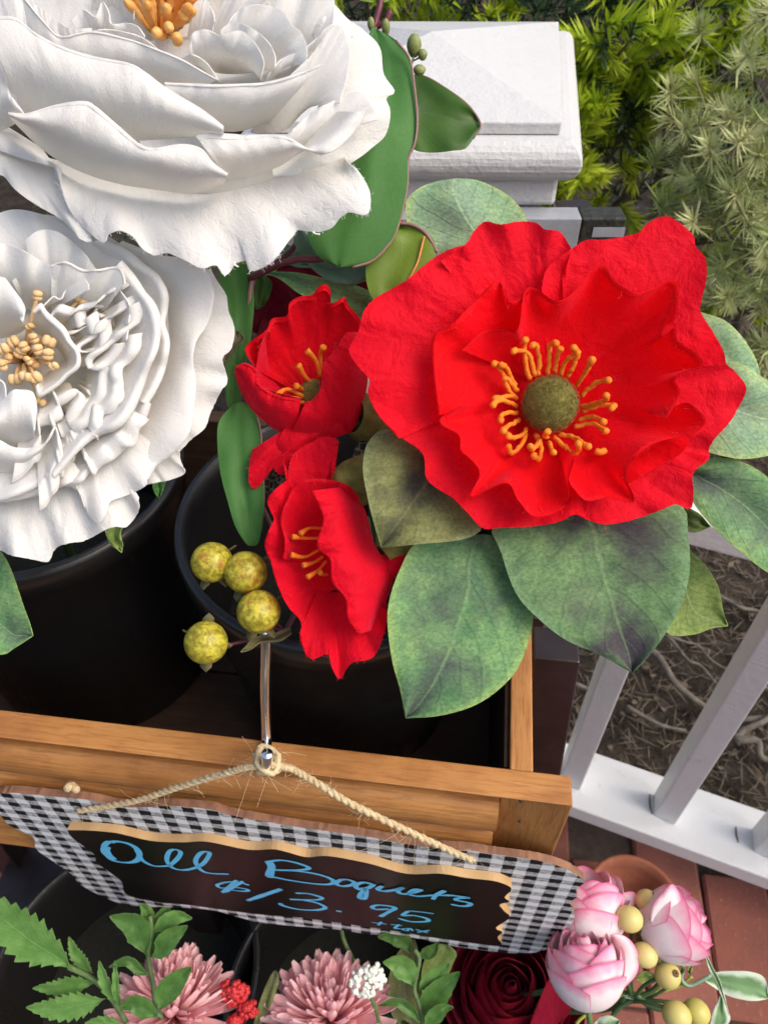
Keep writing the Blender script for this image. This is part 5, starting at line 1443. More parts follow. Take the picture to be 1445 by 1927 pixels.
p4([(300, 780), (420, 800), (520, 770), (590, 740), (640, 600), (655, 480), (630, 300)], [(375, 615), (400, 610), (440, 560), (448, 500), (456, 440), (500, 388), (560, 300)], 1.4, -.4, bulge=-.8, ruffle=(.15, 3, 3), nu=60, wrinkle=.08, lip=(.05, -.1))
p4([(330, 770), (240, 745), (180, 700), (120, 640), (75, 560), (50, 480)], [(352, 604), (260, 590), (200, 560), (155, 525), (150, 470), (100, 440), (62, 455)], 1.3, -.2, bulge=-.7, ruffle=(.2, 3, 4), nu=60, wrinkle=.08, lip=(.10, -.15))
p4([(380, 600), (300, 580), (200, 520)], [(350, 605), (200, 560), (150, 520), (160, 400), (190, 310), (215, 300)], 2.4, .0, bulge=.6, ruffle=(.2, 3, 5))
p4([(340, 700), (450, 740)], [(130, 835), (120, 900), (118, 985), (150, 1010), (192, 960), (215, 905), (262, 950), (300, 900), (420, 800)], 1.6, 1.2, bulge=-.5, ruffle=(.35, 3, 6), nu=60, wrinkle=.1)
p4([(300, 690), (420, 700), (520, 640)], [(220, 850), (300, 860), (420, 800), (520, 775), (560, 760)], 1.2, 1.3, bulge=-.6, ruffle=(.2, 3, 7))
for pts in ([(400, 600), (360, 590), (290, 560), (240, 590)], [(395, 610), (340, 600), (280, 600), (300, 625)], [(390, 620), (350, 620), (310, 625)], [(440, 500), (420, 430), (380, 385)], [(445, 480), (440, 400), (455, 368)], [(410, 540), (370, 500), (340, 450)], [(380, 575), (350, 555), (330, 545)]):
    tube('stamen', [P(*cv(Z3, p), D4 + (1.7 - 1.1 * i / (len(pts) - 1)) / 100) for i, p in enumerate(pts)], [.0012] * (len(pts) - 1) + [.0020], M_STAMEN, s1, 7, 14)
lathe('seed_head', [(0, -.006), (.006, -.005), (.009, 0), (.007, .005), (0, .008)], P(*cv(Z3, (410, 580)), D4 + .018), M_FUZZ, s1, 20, Vector((-.2, -.5, .8)))
stem(s1, [P(*cv(Z3, (600, 700)), D4 + .025), P(690, 860, .46), Vector((pr.x + .02, pr.y, .88)), Vector((pr.x - .01, pr.y, zf + .03))], .003)

D5 = .405
s2 = thing('red_poppy', P(650, 1080, D5 + .03), 'lower of two small red poppies, long tubular one hanging over the bucket rim', 'poppy', 'red cloth poppies')
def p5(*a, **k): return p4(*a, par=s2, D=D5, mat=k.pop('mat', M_REDS), **k)
p5([(430, 1300), (500, 1250)], [(270, 870), (290, 980), (300, 900), (330, 842), (400, 802), (450, 775), (522, 795), (492, 880), (498, 965)], 2.4, 1.0, bulge=.1, ruffle=(.2, 3, 1), nu=60, wrinkle=.08)
p5([(450, 1350), (470, 1250), (500, 1200)], [(270, 1330), (280, 1250), (260, 1150), (290, 1060), (330, 985), (400, 966), (480, 970), (560, 992), (620, 1050)], 2.6, .2, bulge=.5, ruffle=(.2, 4, 2), nu=60, wrinkle=.08, lip=(.06, .2))
p5([(440, 1480), (430, 1380), (440, 1250)], [(380, 1782), (355, 1700), (350, 1612), (290, 1540), (240, 1430), (215, 1340), (188, 1270), (206, 1200), (230, 1150), (214, 1110), (200, 1060), (240, 1010), (292, 968)], 2.6, .4, bulge=.1, ruffle=(.35, 5, 3), nu=80, nv=20, wrinkle=.12, lip=(.07, .2))
p5([(560, 1000), (640, 1100), (690, 1270), (770, 1400), (720, 1560), (680, 1650)], [(400, 1020), (440, 1100), (452, 1160), (425, 1270), (482, 1330), (492, 1430), (552, 1510), (566, 1600), (616, 1670)], 1.4, -.8, bulge=-.9, ruffle=(.22, 4, 4), nu=80, nv=20, wrinkle=.12, lip=(.08, -.1))
p5([(440, 1450), (500, 1480), (560, 1450)], [(350, 1650), (352, 1712), (400, 1782), (472, 1762), (496, 1830), (530, 1872), (582, 1802), (682, 1772), (732, 1652), (742, 1562)], 2.6, .5, bulge=-.2, ruffle=(.3, 4, 5), nu=80, nv=20, wrinkle=.1)
p5([(600, 1560), (680, 1350), (740, 1300)], [(690, 1740), (735, 1650), (742, 1490), (800, 1372), (850, 1322), (800, 1300)], 1.6, 1.0, bulge=-.2, ruffle=(.2, 3, 6), wrinkle=.1)
for pts in ([(450, 1190), (390, 1190), (350, 1215)], [(440, 1235), (370, 1235), (315, 1228)], [(430, 1290), (370, 1320), (308, 1310)], [(450, 1320), (410, 1345), (362, 1358)], [(465, 1340), (430, 1380), (382, 1412)], [(470, 1400), (450, 1400), (440, 1390)]):
    tube('stamen', [P(*cv(Z3, p), D5 + (1.6 - 1.2 * i / (len(pts) - 1)) / 100) for i, p in enumerate(pts)], [.0009] * (len(pts) - 1) + [.0017], M_STAMEN, s2, 7, 14)
for (o_, x, y, dd, r_, mm) in ((s1, 400, 570, D4 + .030, .026, M_RED2), (s2, 460, 1330, D5 + .0275, .018, M_RED2)):
    obj('petal_base', *(lambda g: (g[0], g[1]))(lathe_geo([(0, 0), (r_ * .5, .0006), (r_, .004)], 24, P(*cv(Z3, (x, y)), dd), (CAM - P(*cv(Z3, (x, y)), dd)).normalized())), mm, o_)
# fuzzy calyx behind
o = lathe('calyx', [(0, -.02), (.006, -.018), (.012, -.006), (.014, .004), (.010, .01)], P(*cv(Z3, (590, 985)), D5 + .022), M_FUZZ, s2, 20, Vector((-.5, -.6, -.3)))
lathe('calyx', [(0, -.02), (.006, -.018), (.012, -.006), (.014, .004), (.010, .01)], P(*cv(Z3, (650, 690)), D4 + .024), M_FUZZ, s1, 20, Vector((-.6, -.3, .4)))
lathe('calyx', [(0, -.02), (.006, -.018), (.011, -.006), (.012, .004), (.010, .01)], P(*cv(Z3, (810, 1290)), D5 + .022), M_FUZZ, s2, 20, Vector((-.6, -.4, -.2)))
stem(s2, [P(*cv(Z3, (640, 1150)), D5 + .028), P(700, 1040, .47), Vector((pr.x + .03, pr.y, .88)), Vector((pr.x + .01, pr.y, zf + .03))], .003)

# dark burgundy flower deep in the gap
bg_ = thing('burgundy_flower', P(560, 560, .47), 'deep burgundy cloth bloom in shadow between the white peonies and red poppies', 'flower')
for k, (e, d0) in enumerate((([(470, 620), (470, 560), (500, 520), (560, 500), (640, 500), (700, 540)], 1.0), ([(480, 640), (500, 590), (540, 570), (580, 560), (630, 590)], .4), ([(640, 540), (690, 520), (740, 500), (770, 480), (760, 420), (740, 405)], 1.2))):
    petal('petal', bg_, .455, PX, [(560, 680), (620, 680)] if k < 2 else [(640, 620), (700, 600)], e, 2.5, d0, M_BURG if k < 2 else M_RED2, bulge=-.4, ruffle=(.2, 3, k), thick=.0)
stem(bg_, [P(600, 660, .485), P(610, 800, .53), Vector((pr.x, pr.y + .03, .80))], .003)

# ---- eucalyptus ----------------------------------------------------------------------------------
EU = m_leaf('eucalyptus_green', (.045, .155, .030), (.065, .20, .040), (.03, .11, .02), .15, (.28, .15, .11), 0.0, 10, .62, .15, .10, 0.03)
EUD = m_leaf('eucalyptus_dark', (.035, .10, .012), (.065, .16, .018), (.02, .07, .01), .2, (.2, .1, .08), 0.0, 10, .42, .25, .05, 0.07)
EUY = m_leaf('eucalyptus_lime', (.12, .22, .015), (.18, .28, .025), (.07, .14, .01), .3, (.2, .1, .08), 0.0, 12, .45, .25, .05, 0.07)
EUT = m_leaf('eucalyptus_teal', (.10, .20, .13), (.14, .25, .16), (.08, .15, .10), .2, (.2, .3, .2), .2, 12, .5, .1, .05, 0.03)
M_RIB = m_plain('mauve_leaf_rim', (.22, .12, .11), (.30, .17, .15), .6, 60, .2)
def rimmed(o_leaf, parent, D, pts, fr, depth, r=.0007, mat=None):
    w = [P(*cv(fr, p)[:2], D + depth / 100) for p in pts]
    v, f, u = tube_geo(smooth3(w, max(20, len(pts) * 6)), r, 5)
    obj('leaf_rim', v, f, mat or M_RIB, o_leaf, u)
eu = thing('eucalyptus_sprig', P(480, 520, .44), 'glossy green eucalyptus sprig with maroon stems beside the upper peony', 'eucalyptus', 'eucalyptus sprigs')
l = leaf('leaf', eu, .405, PX, [(700, 50), (680, 110), (650, 200), (620, 290), (590, 370), (576, 430), (600, 482), (640, 503)], [(718, 60), (745, 76), (770, 110), (779, 160), (785, 225), (780, 270), (768, 300), (766, 350), (752, 415), (735, 455), (702, 490), (664, 503), (640, 503)], [1.0, .4, .0, -.2, .0, .3], EU, keel=-.25, wave=.25, seed=11, nv=44)
rimmed(l, eu, .405, [(745, 76), (770, 110), (779, 160), (785, 225), (780, 270), (768, 300), (766, 350), (752, 415), (735, 455), (702, 490), (664, 503)], PX, .22)
l = leaf('leaf', eu, .425, B5, [(400, 700), (420, 560), (440, 440), (520, 460), (620, 520), (720, 590), (780, 650), (830, 740)], [(400, 760), (410, 850), (450, 890), (560, 902), (670, 890), (740, 878), (785, 820), (830, 740)], [.3, 0, 0, .3], EUD, keel=.15, wave=.15, seed=12)
rimmed(l, eu, .425, [(440, 440), (520, 460), (620, 520), (720, 590), (780, 650), (830, 740), (785, 820)], B5, .0, .0006)
l = leaf('leaf', eu, .415, PX, [(735, 430), (700, 470), (688, 510), (700, 560), (740, 590)], [(752, 420), (795, 430), (820, 466), (800, 520), (760, 570), (740, 590)], [.2, 0, .1, .4], EUY, keel=.1, wave=.15, seed=13)
rimmed(l, eu, .415, [(752, 420), (775, 423), (798, 436), (812, 455), (822, 475)], PX, -.1, .0010)
M_COPPER = m_plain('copper_thread', (.55, .20, .04), (.65, .28, .07), .5, 300, .2)
rimmed(l, eu, .415, [(798, 445), (792, 470), (785, 495), (775, 515), (765, 535)], PX, -.25, .0007, M_COPPER)
l = leaf('leaf', eu, .428, B1, [(580, 190), (552, 270), (620, 390), (720, 490), (850, 560), (960, 565)], [(600, 180), (660, 250), (760, 350), (900, 430), (1040, 410), (1100, 500), (960, 565)], [.2, 0, 0, .2], EUT, keel=-.1, seed=14)
l = leaf('leaf', eu, .445, B1, [(440, 340), (470, 400), (560, 440), (690, 450)], [(500, 280), (600, 340), (680, 400), (690, 450)], [.2, 0, .1], EUT, keel=.1, seed=15)
l = leaf('leaf', eu, .435, B1, [(330, 485), (450, 520), (600, 630), (800, 720), (1020, 800), (1100, 820)], [(340, 480), (430, 476), (600, 485), (800, 530), (980, 570), (1110, 650), (1100, 820)], [.4, 0, 0, .2, .4], LF_A, keel=.15, seed=16)
l = leaf('leaf', eu, .44, B4, [(130, 60), (110, 120), (140, 300), (150, 500), (150, 800), (160, 950), (195, 1035)], [(310, 60), (330, 130), (340, 300), (320, 520), (280, 750), (250, 930), (195, 1035)], [.4, .1, 0, .1, .4], EU, keel=.15, seed=17)
l = leaf('leaf', eu, .432, B4, [(210, 960), (120, 1060), (100, 1180), (120, 1400), (170, 1600), (220, 1760), (290, 1870), (320, 1880)], [(270, 950), (350, 1020), (382, 1150), (395, 1400), (402, 1600), (385, 1780), (360, 1870), (320, 1880)], [.6, .2, 0, 0, .3], EU, keel=.2, seed=18, nv=40)
rimmed(l, eu, .432, [(350, 1020), (382, 1150), (395, 1400), (402, 1600), (385, 1780)], B4, -.05, .0005)
l = leaf('leaf', eu, .46, B4, [(350, 110), (345, 250), (350, 350), (400, 330)], [(370, 110), (450, 170), (440, 260), (400, 330)], [.2, 0, .2], EUD, keel=.1, seed=19)
tube('twig', [P(478, 512, .44), P(470, 560, .44), P(466, 640, .445), P(450, 760, .455), P(470, 900, .48), Vector((pr.x - .02, pr.y, .80))], .0014, M_RIB, eu, 7, 24)
tube('twig', [P(470, 525, .44), P(520, 500, .425), P(560, 488, .418), P(620, 480, .414), P(690, 400, .415)], .0019, M_MAROON, eu, 7, 24)
tube('twig', [P(505, 505, .43), P(540, 480, .43), P(557, 460, .432)], .0016, M_MAROON, eu, 7, 12)
tube('twig', [P(690, 400, .415), P(740, 280, .425), P(712, 120, .43), P(705, 55, .43), P(715, 8, .428), P(718, -40, .43)], .0020, M_MAROON, eu, 7, 30)
tube('twig', [P(706, 52, .43), P(725, 40, .428), P(734, 22, .427)], [.0018, .0017, .0022], M_MAROON, eu, 7, 10)
for (px, py, r, s) in ((779, 86, .0042, 1.45), (795, 103, .0027, 1.1), (789, 132, .0036, .8), (698, 45, .002, 1.8), (726, 52, .0024, 1.9)):
    v, f, u = lathe_geo([(0, -1), (.45, -.88), (.8, -.5), (1, 0), (.85, .5), (.5, .85), (0, 1)], 14, Vector((0, 0, 0)))
    q = P(px, py, .424)
    v = [q + Vector((p.x * r, p.y * r, p.z * r * s)) for p in v]
    obj('seed_pod', v, f, m_plain('pod_green', (.17, .22, .06), (.26, .30, .10), .55, 200, .3) if px == 779 else bpy.data.materials['pod_green'], eu, u)
tube('twig', [P(760, 180, .426), P(776, 115, .426), P(779, 95, .425)], .0006, M_STEM, eu, 5, 8)
tube('twig', [P(776, 115, .426), P(790, 108, .425)], .0005, M_STEM, eu, 5, 4)
leaf('leaf', eu, .43, PX, [(690, -30), (672, -5), (690, 4), (715, 5)], [(740, -30), (745, -8), (730, 3), (715, 5)], [0, 0, 0], EUY, seed=20)
leaf('leaf', eu, .435, B4, [(200, 495), (180, 560), (150, 620), (112, 650), (120, 690), (165, 690)], [(240, 492), (275, 540), (225, 590), (220, 625), (180, 660), (165, 690)], [0, 0, .2], m_plain('dry_leaf', (.10, .085, .045), (.15, .12, .07), .8, 60, .2), seed=21)

# lacy fittonia leaf between the small poppies
t = NT('net_veined_leaf')
u_, v_ = t.sepuv()
ve = t.n('TexVoronoi'); ve.feature = 'DISTANCE_TO_EDGE'
t.link(t.n('TexCoord').outputs['Object'], ve.inputs['Vector']); ve.inputs['Scale'].default_value = 260
c = t.mix(t.ramp(ve.outputs['Distance'], [(0.06, 1), (0.14, 0)]), (.02, .05, .03), (.22, .30, .22))
M_NET = t.bsdf(c, .5, None)
nt = thing('net_leaf_pick', P(690, 850, .45), 'small dark green leaf with pale net veins under the big poppy', 'leaf pick')
leaf('leaf', nt, .445, Z3, [(730, 680), (640, 740), (600, 820), (592, 880), (630, 940)], [(760, 690), (740, 760), (700, 850), (660, 910), (630, 940)], [0, 0, .2], M_NET, seed=22)
leaf('leaf', nt, .452, Z3, [(260, 930), (190, 960), (185, 1010), (210, 1040)], [(280, 930), (290, 960), (250, 1010), (210, 1040)], [0, 0, .2], M_NET, seed=23)
stem(nt, [P(700, 800, .45), P(700, 950, .49), Vector((pr.x + .04, pr.y + .01, .84))], .0015)

# ---- berry pick ---------------------------------------------------------------------------------
t = NT('yellow_berry')
oc = t.coords('Object'); oi = t.n('ObjectInfo')
n1 = t.noise(oc, 260, 5, .7); n2 = t.noise(oc, 120, 4, .6)
c = t.mix(t.ramp(n1, [(.4, 0), (.62, 1)]), (.22, .18, .015), (.55, .49, .05))
c = t.mix(t.math('MULTIPLY', t.ramp(n2, [(.54, 0), (.70, 1)]), t.math('GREATER_THAN', oi.outputs['Random'], .35)), c, (.33, .13, .02))
M_BERRY = t.bsdf(c, .38, t.bump(n1, .35, .0012), spec=.4)
M_SEPAL = m_plain('dry_sepal', (.10, .085, .03), (.17, .15, .06), .7, 100, .4)
bp_ = thing('berry_pick', P(540, 1190, .46), 'spray of four mottled yellow green berries over the bucket rim', 'berries')
for k, (px, py, r, d) in enumerate(((399, 1058, 39, .432), (463, 1077, 41, .430), (487, 1151, 42, .424), (388, 1209, 41.5, .428))):
    rw = r * d / FPX
    q = P(px, py, d)
    prof = [(rw * sin(a) * (1 + .02 * sin(3 * a)), -rw * cos(a)) for a in [pi * i / 18 for i in range(19)]]
    b = lathe('berry', prof, q, M_BERRY, bp_, 28, Vector((.2 * k - .3, -.5, .6)))
    dirs = ((-.8, -.4), (.9, .1), (0, 1.0), (.1, -1.0)) if k == 3 else ((.5, .9), (-.3, 1.0), (.9, -.6))
    for (sx, sy) in dirs:
        a = P(px + sx * r * .75, py + sy * r * .75, d + .006); e = P(px + sx * r * 1.35, py + sy * r * 1.35, d + .004)
        sd = Vector((-sy, 0, sx)).normalized() * rw * .3
        v = [a - sd, a + sd, a.lerp(e, .6) + sd * .9, e, a.lerp(e, .6) - sd * .9]
        solid(obj('sepal', v, [(0, 1, 2, 4), (4, 2, 3)], M_SEPAL, b), .0004)
    stem(bp_, [P(px + 15, py + 10, d + .012), P((px + 530) / 2, (py + 1195) / 2 + 5, d + .018), P(535, 1190, .45)], .0011, M_MAROON)
stem(bp_, [P(535, 1190, .45), P(600, 1100, .49), Vector((pr.x + .01, pr.y - .01, .84))], .0018, M_MAROON)
leaf('leaf', bp_, .44, Y4, [(740, 660), (640, 700), (540, 720), (480, 780), (460, 805)], [(750, 700), (680, 745), (580, 750), (520, 790), (460, 805)], [.3, 0, -.2], M_SEPAL, seed=31)

# leaf tips under the white peonies
lw = thing('leaf_pick', P(0, 1150, .44), 'single dark green leaf at the left edge below the peony', 'leaf pick')
leaf('leaf', lw, .43, PX, [(-60, 1000), (-80, 1100), (-60, 1200), (0, 1232), (30, 1218), (63, 1196)], [(-20, 1010), (8, 1045), (25, 1080), (45, 1140), (56, 1170), (63, 1196)], [.3, 0, .1], LF_A, seed=32)
stem(lw, [P(-30, 1010, .435), P(0, 900, .5), Vector((pl.x - .02, pl.y, .85))], .0015)
l2 = thing('leaf_pick', P(215, 1000, .44), 'tiny bright green leaf tip peeking out below the cream peony', 'leaf pick')
leaf('leaf', l2, .435, PX, [(195, 985), (200, 1005), (210, 1025), (230, 1040)], [(235, 985), (228, 1005), (232, 1025), (230, 1040)], [.1, 0, .1], LF_YG, seed=33)
leaf('leaf', l2, .445, PX, [(285, 900), (290, 925), (300, 940)], [(315, 890), (310, 915), (300, 940)], [.1, 0, .1], EU, seed=34)
stem(l2, [P(215, 988, .436), P(190, 900, .5), Vector((pl.x + .05, pl.y, .85))], .0012)

M_REDT = m_plain('red_thread', (.80, .02, .03), (.85, .06, .06), .7, 300, 0)
M_WHT = m_plain('white_thread', (.85, .85, .86), (.80, .80, .82), .7, 300, 0)
fray(po, M_REDT, 420, .0006, .0018, .00007, 1)
fray(s1, M_REDT, 220, .0006, .0018, .00007, 2)
fray(s2, M_REDT, 260, .0006, .0018, .00007, 3)
fray(pe1, M_WHT, 130, .0008, .0022, .00009, 4, [-3])
for pts in ([(410, 496), (416, 508), (424, 520)], [(414, 498), (420, 508), (421, 518)], [(440, 494), (444, 500), (449, 502)], [(588, 436), (594, 440), (602, 441)], [(662, 70), (668, 64), (672, 58)]):
    tube('thread', [P(*p, D1 + .005) for p in pts], .0004, M_WHT, pe1, 5, 8)

# ================================================================== LOWER TIER FLOWERS
DL = .64
q1 = on_z(235, 1830, .45); q2 = on_z(665, 1885, .45)
def base_in(q, dx=0, dy=0): return [Vector((q.x + dx, q.y + dy, .40)), Vector((q.x + dx * .5, q.y + dy * .5, LZ + .05))]
# ---- pink chrysanthemums
M_MUM = m_white('pink_mum_petal', 0, 0)
t = NT('pink_mum')
u_, v_ = t.sepuv(); oi = t.n('ObjectInfo')
c = t.mix(oi.outputs['Random'], (.92, .55, .59), (.95, .70, .72))
c = t.mix(t.ramp(v_, [(0, .8), (.55, 0)]), c, (.78, .30, .36))
M_MUM = t.bsdf(c, .65, t.bump(t.noise(t.coords('Object'), 500, 3), .25, .0008), spec=.1, trans=.35, trans_col=(.95, .5, .52))
def tongue(L, w, cup, curl, seed):
    nu, nv = 7, 12
    v, uv = [], []
    for j in range(nv):
        tt = j / (nv - 1)
        ww = w * (0.35 + 0.65 * sin(min(1, tt * 1.25) * pi * .5)) * (math.sqrt(max(0, 1 - ((tt - .72) / .29) ** 2)) if tt > .72 else 1)
        for i in range(nu):
            s = -1 + 2 * i / (nu - 1)
            v.append(Vector((s * ww, cup * w * (s * s - .4) * (1.2 - .6 * tt) + curl * L * tt * tt, L * tt)))
            uv.append((i / (nu - 1), tt))
    return v, grid_faces(nu, nv), uv
mum_me = []
for k in range(5):
    v, f, u = tongue(.036, .0033 + .0004 * (k % 3), .75, .06 + .05 * k, k)
    mum_me.append(mesh_data('petal', v, f, M_MUM, u))
def mum(cpx, cpy, d, axis, label, q, seed, scale=1.0, n=150):
    c = P(cpx, cpy, d)
    o = thing('chrysanthemum', c, label, 'chrysanthemum', 'pink chrysanthemums')
    ax = Vector(axis).normalized()
    qa = Vector((0, 0, 1)).rotation_difference(ax)
    rg = random.Random(seed)
    for k in range(n):
        f = (k + .5) / n
        pol = radians(8 + 100 * f ** .75)
        a = k * 2.39996 + rg.gauss(0, .12)
        d_ = Vector((sin(pol) * cos(a), sin(pol) * sin(a), cos(pol)))
        d_ = (qa @ d_).normalized()
        inward = (ax - d_ * ax.dot(d_))
        inward = inward.normalized() if inward.length > 1e-4 else d_.orthogonal()
        xax = inward.cross(d_).normalized()
        M = Matrix(((xax.x, inward.x, d_.x, 0), (xax.y, inward.y, d_.y, 0), (xax.z, inward.z, d_.z, 0), (0, 0, 0, 1)))
        L = (0.62 + .50 * f ** .6) * rg.uniform(.88, 1.1) * scale
        inst('petal', mum_me[rg.randrange(5)], o, Matrix.Translation(c + d_ * .004) @ M @ Matrix.Rotation(rg.gauss(0, .18), 4, 'Z') @ Matrix.Rotation(rg.gauss(0, .08) - .12, 4, 'X') @ Matrix.Scale(L, 4))
    lathe('calyx', [(0, -.012), (.006, -.010), (.010, -.002), (.006, .004)], c, M_STEM, o, 16, ax)
    stem(o, [c - ax * .008, c - ax * .04 - Vector((0, 0, .02))] + base_in(q, .02, 0), .0022)
    return o
mum(330, 1905, .665, (.12, .62, .75), 'pink chrysanthemum at the bottom left behind green leaves', q1, 1, 1.32, 200)
mum(622, 1915, .665, (-.02, .55, .8), 'pink chrysanthemum at the bottom centre beside the tiny white flowers', q2, 2, 1.32, 200)

# ---- layered round blooms
def rose(name, c, axis, R, rings, mat, label, cat, group, q, seed, petmax=1.0, hgt=1.0, tilt=0.0, opened=0.25):
    o = thing(name, c, label, cat, group)
    ax = Vector(axis).normalized()
    qa = Vector((0, 0, 1)).rotation_difference(ax)
    rg = random.Random(seed)
    for (rr_, n, top, spanf, flare) in rings:
        a0 = rg.uniform(0, 6.28)
        for k in range(n):
            am = a0 + 2 * pi * k / n + rg.gauss(0, .08)
            span = 2 * pi / n * spanf
            nu, nv = 19, 14
            ph = rg.uniform(0, 6)
            kick = rg.gauss(0, .03); tk = top * rg.uniform(.93, 1.06)
            verts, uvs = [], []
            for j in range(nv):
                tt = j / (nv - 1)
                for i in range(nu):
                    s = -1 + 2 * i / (nu - 1)
                    a = am + s * span * .5 * (.30 + .70 * sin(min(1, tt * 1.35) * pi / 2))
                    # latitude from the bottom pole upwards; the rim dips at the petal's sides
                    lat = -pi / 2 + (tk + pi / 2) * tt * (1 - .16 * s * s * tt)
                    r = R * rr_ * cos(lat) ** .8 if lat > -pi / 2 else 0
                    zz = R * hgt * (rr_ * .5 + .5) * sin(lat)
                    fl = flare * R * max(0, tt - .6) ** 2 * 6
                    r += fl + R * kick * tt + R * .02 * s * tt
                    w_ = .018 * R * sin(5 * s + ph) * tt * tt
                    p = Vector(((r + w_) * cos(a), (r + w_) * sin(a), zz + w_))
                    verts.append(c + qa @ p); uvs.append((i / (nu - 1), tt))
            obj('petal', verts, grid_faces(nu, nv), mat, o, uvs)
    lathe('calyx', [(0, -R * hgt * 1.02), (R * .25, -R * hgt * 1.0), (R * .4, -R * hgt * .88), (R * .3, -R * hgt * .8)], c, M_STEM, o, 16, ax)
    return o
t = NT('pink_edged_petal')
u_, v_ = t.sepuv()
s = t.math('ABSOLUTE', t.math('SUBTRACT', u_, .5))
n1 = t.noise(t.coords('Object'), 90, 4)
nn = t.math('MULTIPLY', t.math('SUBTRACT', n1, .5), .25)
c = t.mix(t.ramp(t.math('ADD', v_, nn), [(.80, 0), (1.0, 1)]), (.94, .87, .89), (.86, .28, .48))
edge_ = t.math('MAXIMUM', t.ramp(v_, [(.965, 0), (.99, 1)]), t.math('MULTIPLY', t.ramp(s, [(.475, 0), (.495, 1)]), t.ramp(v_, [(.5, 0), (.7, 1)])))
c = t.mix(t.math('MULTIPLY', edge_, .85), c, (.76, .12, .32))
M_PINK = t.bsdf(c, .5, t.bump(t.noise(t.coords('Object'), 260, 3), .2, .001), spec=.3, trans=.28, trans_col=(.85, .55, .58))
RB_ = [(.22, 2, 1.25, 1.9, -.02), (.34, 3, .75, 1.5, -.02), (.50, 3, .78, 1.4, -.03), (.66, 4, .70, 1.35, -.03), (.80, 4, .58, 1.3, -.02), (.92, 4, .40, 1.3, .0), (1.0, 5, .10, 1.25, .02)]
pk = 'pink ranunculus blooms'
def towards(p, w=.6, extra=Vector((0, 0, 0))):
    return ((CAM - p).normalized() * w + Vector((0, 0, 1 - w)) + extra)
c = P(1100, 1806, .60); R = 74 * .60 / FPX
r1 = rose('pink_ranunculus', c, (-.10, .62, .70), R, RB_, M_PINK, 'round pink edged ranunculus with folded salmon heart, nearest and facing up', 'ranunculus', pk, q2, 3, hgt=1.15)
petal('petal', r1, .60, A8, [(420, 860), (520, 640), (470, 520)], [(550, 860), (640, 760), (655, 660), (620, 570), (560, 520), (505, 515)], 1.0, .5, M_PINK, bulge=-.3)
stem(r1, [c - Vector((0, -.01, R)), P(1110, 1960, .64), P(1050, 2060, .70), Vector((q2.x + .05, q2.y, .36))], .0025)
# heart disc of the nearest bloom
c = P(1108, 1690, .635); R = 70 * .635 / FPX
r2 = rose('pink_ranunculus', c, (.05, .75, .60), R, RB_[3:], M_PINK, 'pink edged ranunculus half hidden behind the sign corner', 'ranunculus', pk, q2, 4, hgt=1.25)
petal('petal', r2, .63, A8, [(300, 560), (420, 520), (520, 470)], [(60, 480), (140, 465), (240, 330), (340, 300), (440, 280), (470, 330), (500, 400), (545, 500)], .6, -.3, M_PINK, bulge=-.6, ruffle=(.2, 3, 1))
petal('petal', r2, .632, A8, [(440, 400), (520, 420)], [(480, 340), (520, 290), (575, 255), (632, 262), (632, 330), (570, 370)], .6, .1, M_PINK, bulge=-.3)
stem(r2, [c - Vector((0, 0, R)), P(1070, 1850, .69), Vector((q2.x + .05, q2.y + .01, .36))], .0025)
c = P(1282, 1738, .62); R = 66 * .62 / FPX
r3 = rose('pink_ranunculus', c, (.80, .10, .45), R, RB_, M_PINK, 'pink edged ranunculus bud turned away to the right over the bricks', 'ranunculus', pk, q2, 5, hgt=1.2)
petal('petal', r3, .612, A8, [(760, 470), (830, 480)], [(716, 420), (740, 330), (800, 260), (858, 206), (905, 270), (916, 360), (880, 445)], .3, -.1, M_PINK, bulge=-.5)
stem(r3, [c - Vector((R * .8, 0, R * .5)), P(1240, 1850, .645), P(1160, 1900, .66), P(1090, 1990, .69), Vector((q2.x + .06, q2.y, .36))], .0022)

c = P(960, 1862, .735); R = 108 * .735 / FPX
DKR = m_red('dark_crimson_cloth', (.26, .004, .016), (.13, .002, .010), .15, .3)
RBD = [(.14, 2, 1.2, 1.9, .0), (.22, 2, .80, 1.6, -.02), (.34, 3, .85, 1.5, .0), (.48, 3, .80, 1.4, .01), (.62, 4, .72, 1.4, .02), (.76, 5, .62, 1.35, .03), (.90, 5, .50, 1.3, .06), (1.02, 6, .34, 1.3, .10), (1.12, 6, .12, 1.3, .14)]
dr = rose('crimson_ranunculus', c, towards(c, .45, Vector((.0, .12, .3))), R, RBD, DKR, 'dark crimson ranunculus tucked under the sign beside the pink blooms', 'ranunculus', None, q2, 6, hgt=.8)
petal('petal', dr, .69, A8, [(100, 780), (150, 800)], [(110, 795), (60, 880), (10, 1000), (0, 1080), (120, 1080), (230, 1000), (240, 900), (170, 830)], .4, .0, m_red('mid_crimson_cloth', (.34, .010, .035), (.24, .005, .02), .2, .4), bulge=-.4)
stem(dr, [c - Vector((0, 0, R * .6)), c - Vector((.02, .0, .12)), Vector((q2.x + .06, q2.y + .02, .36))], .0028)

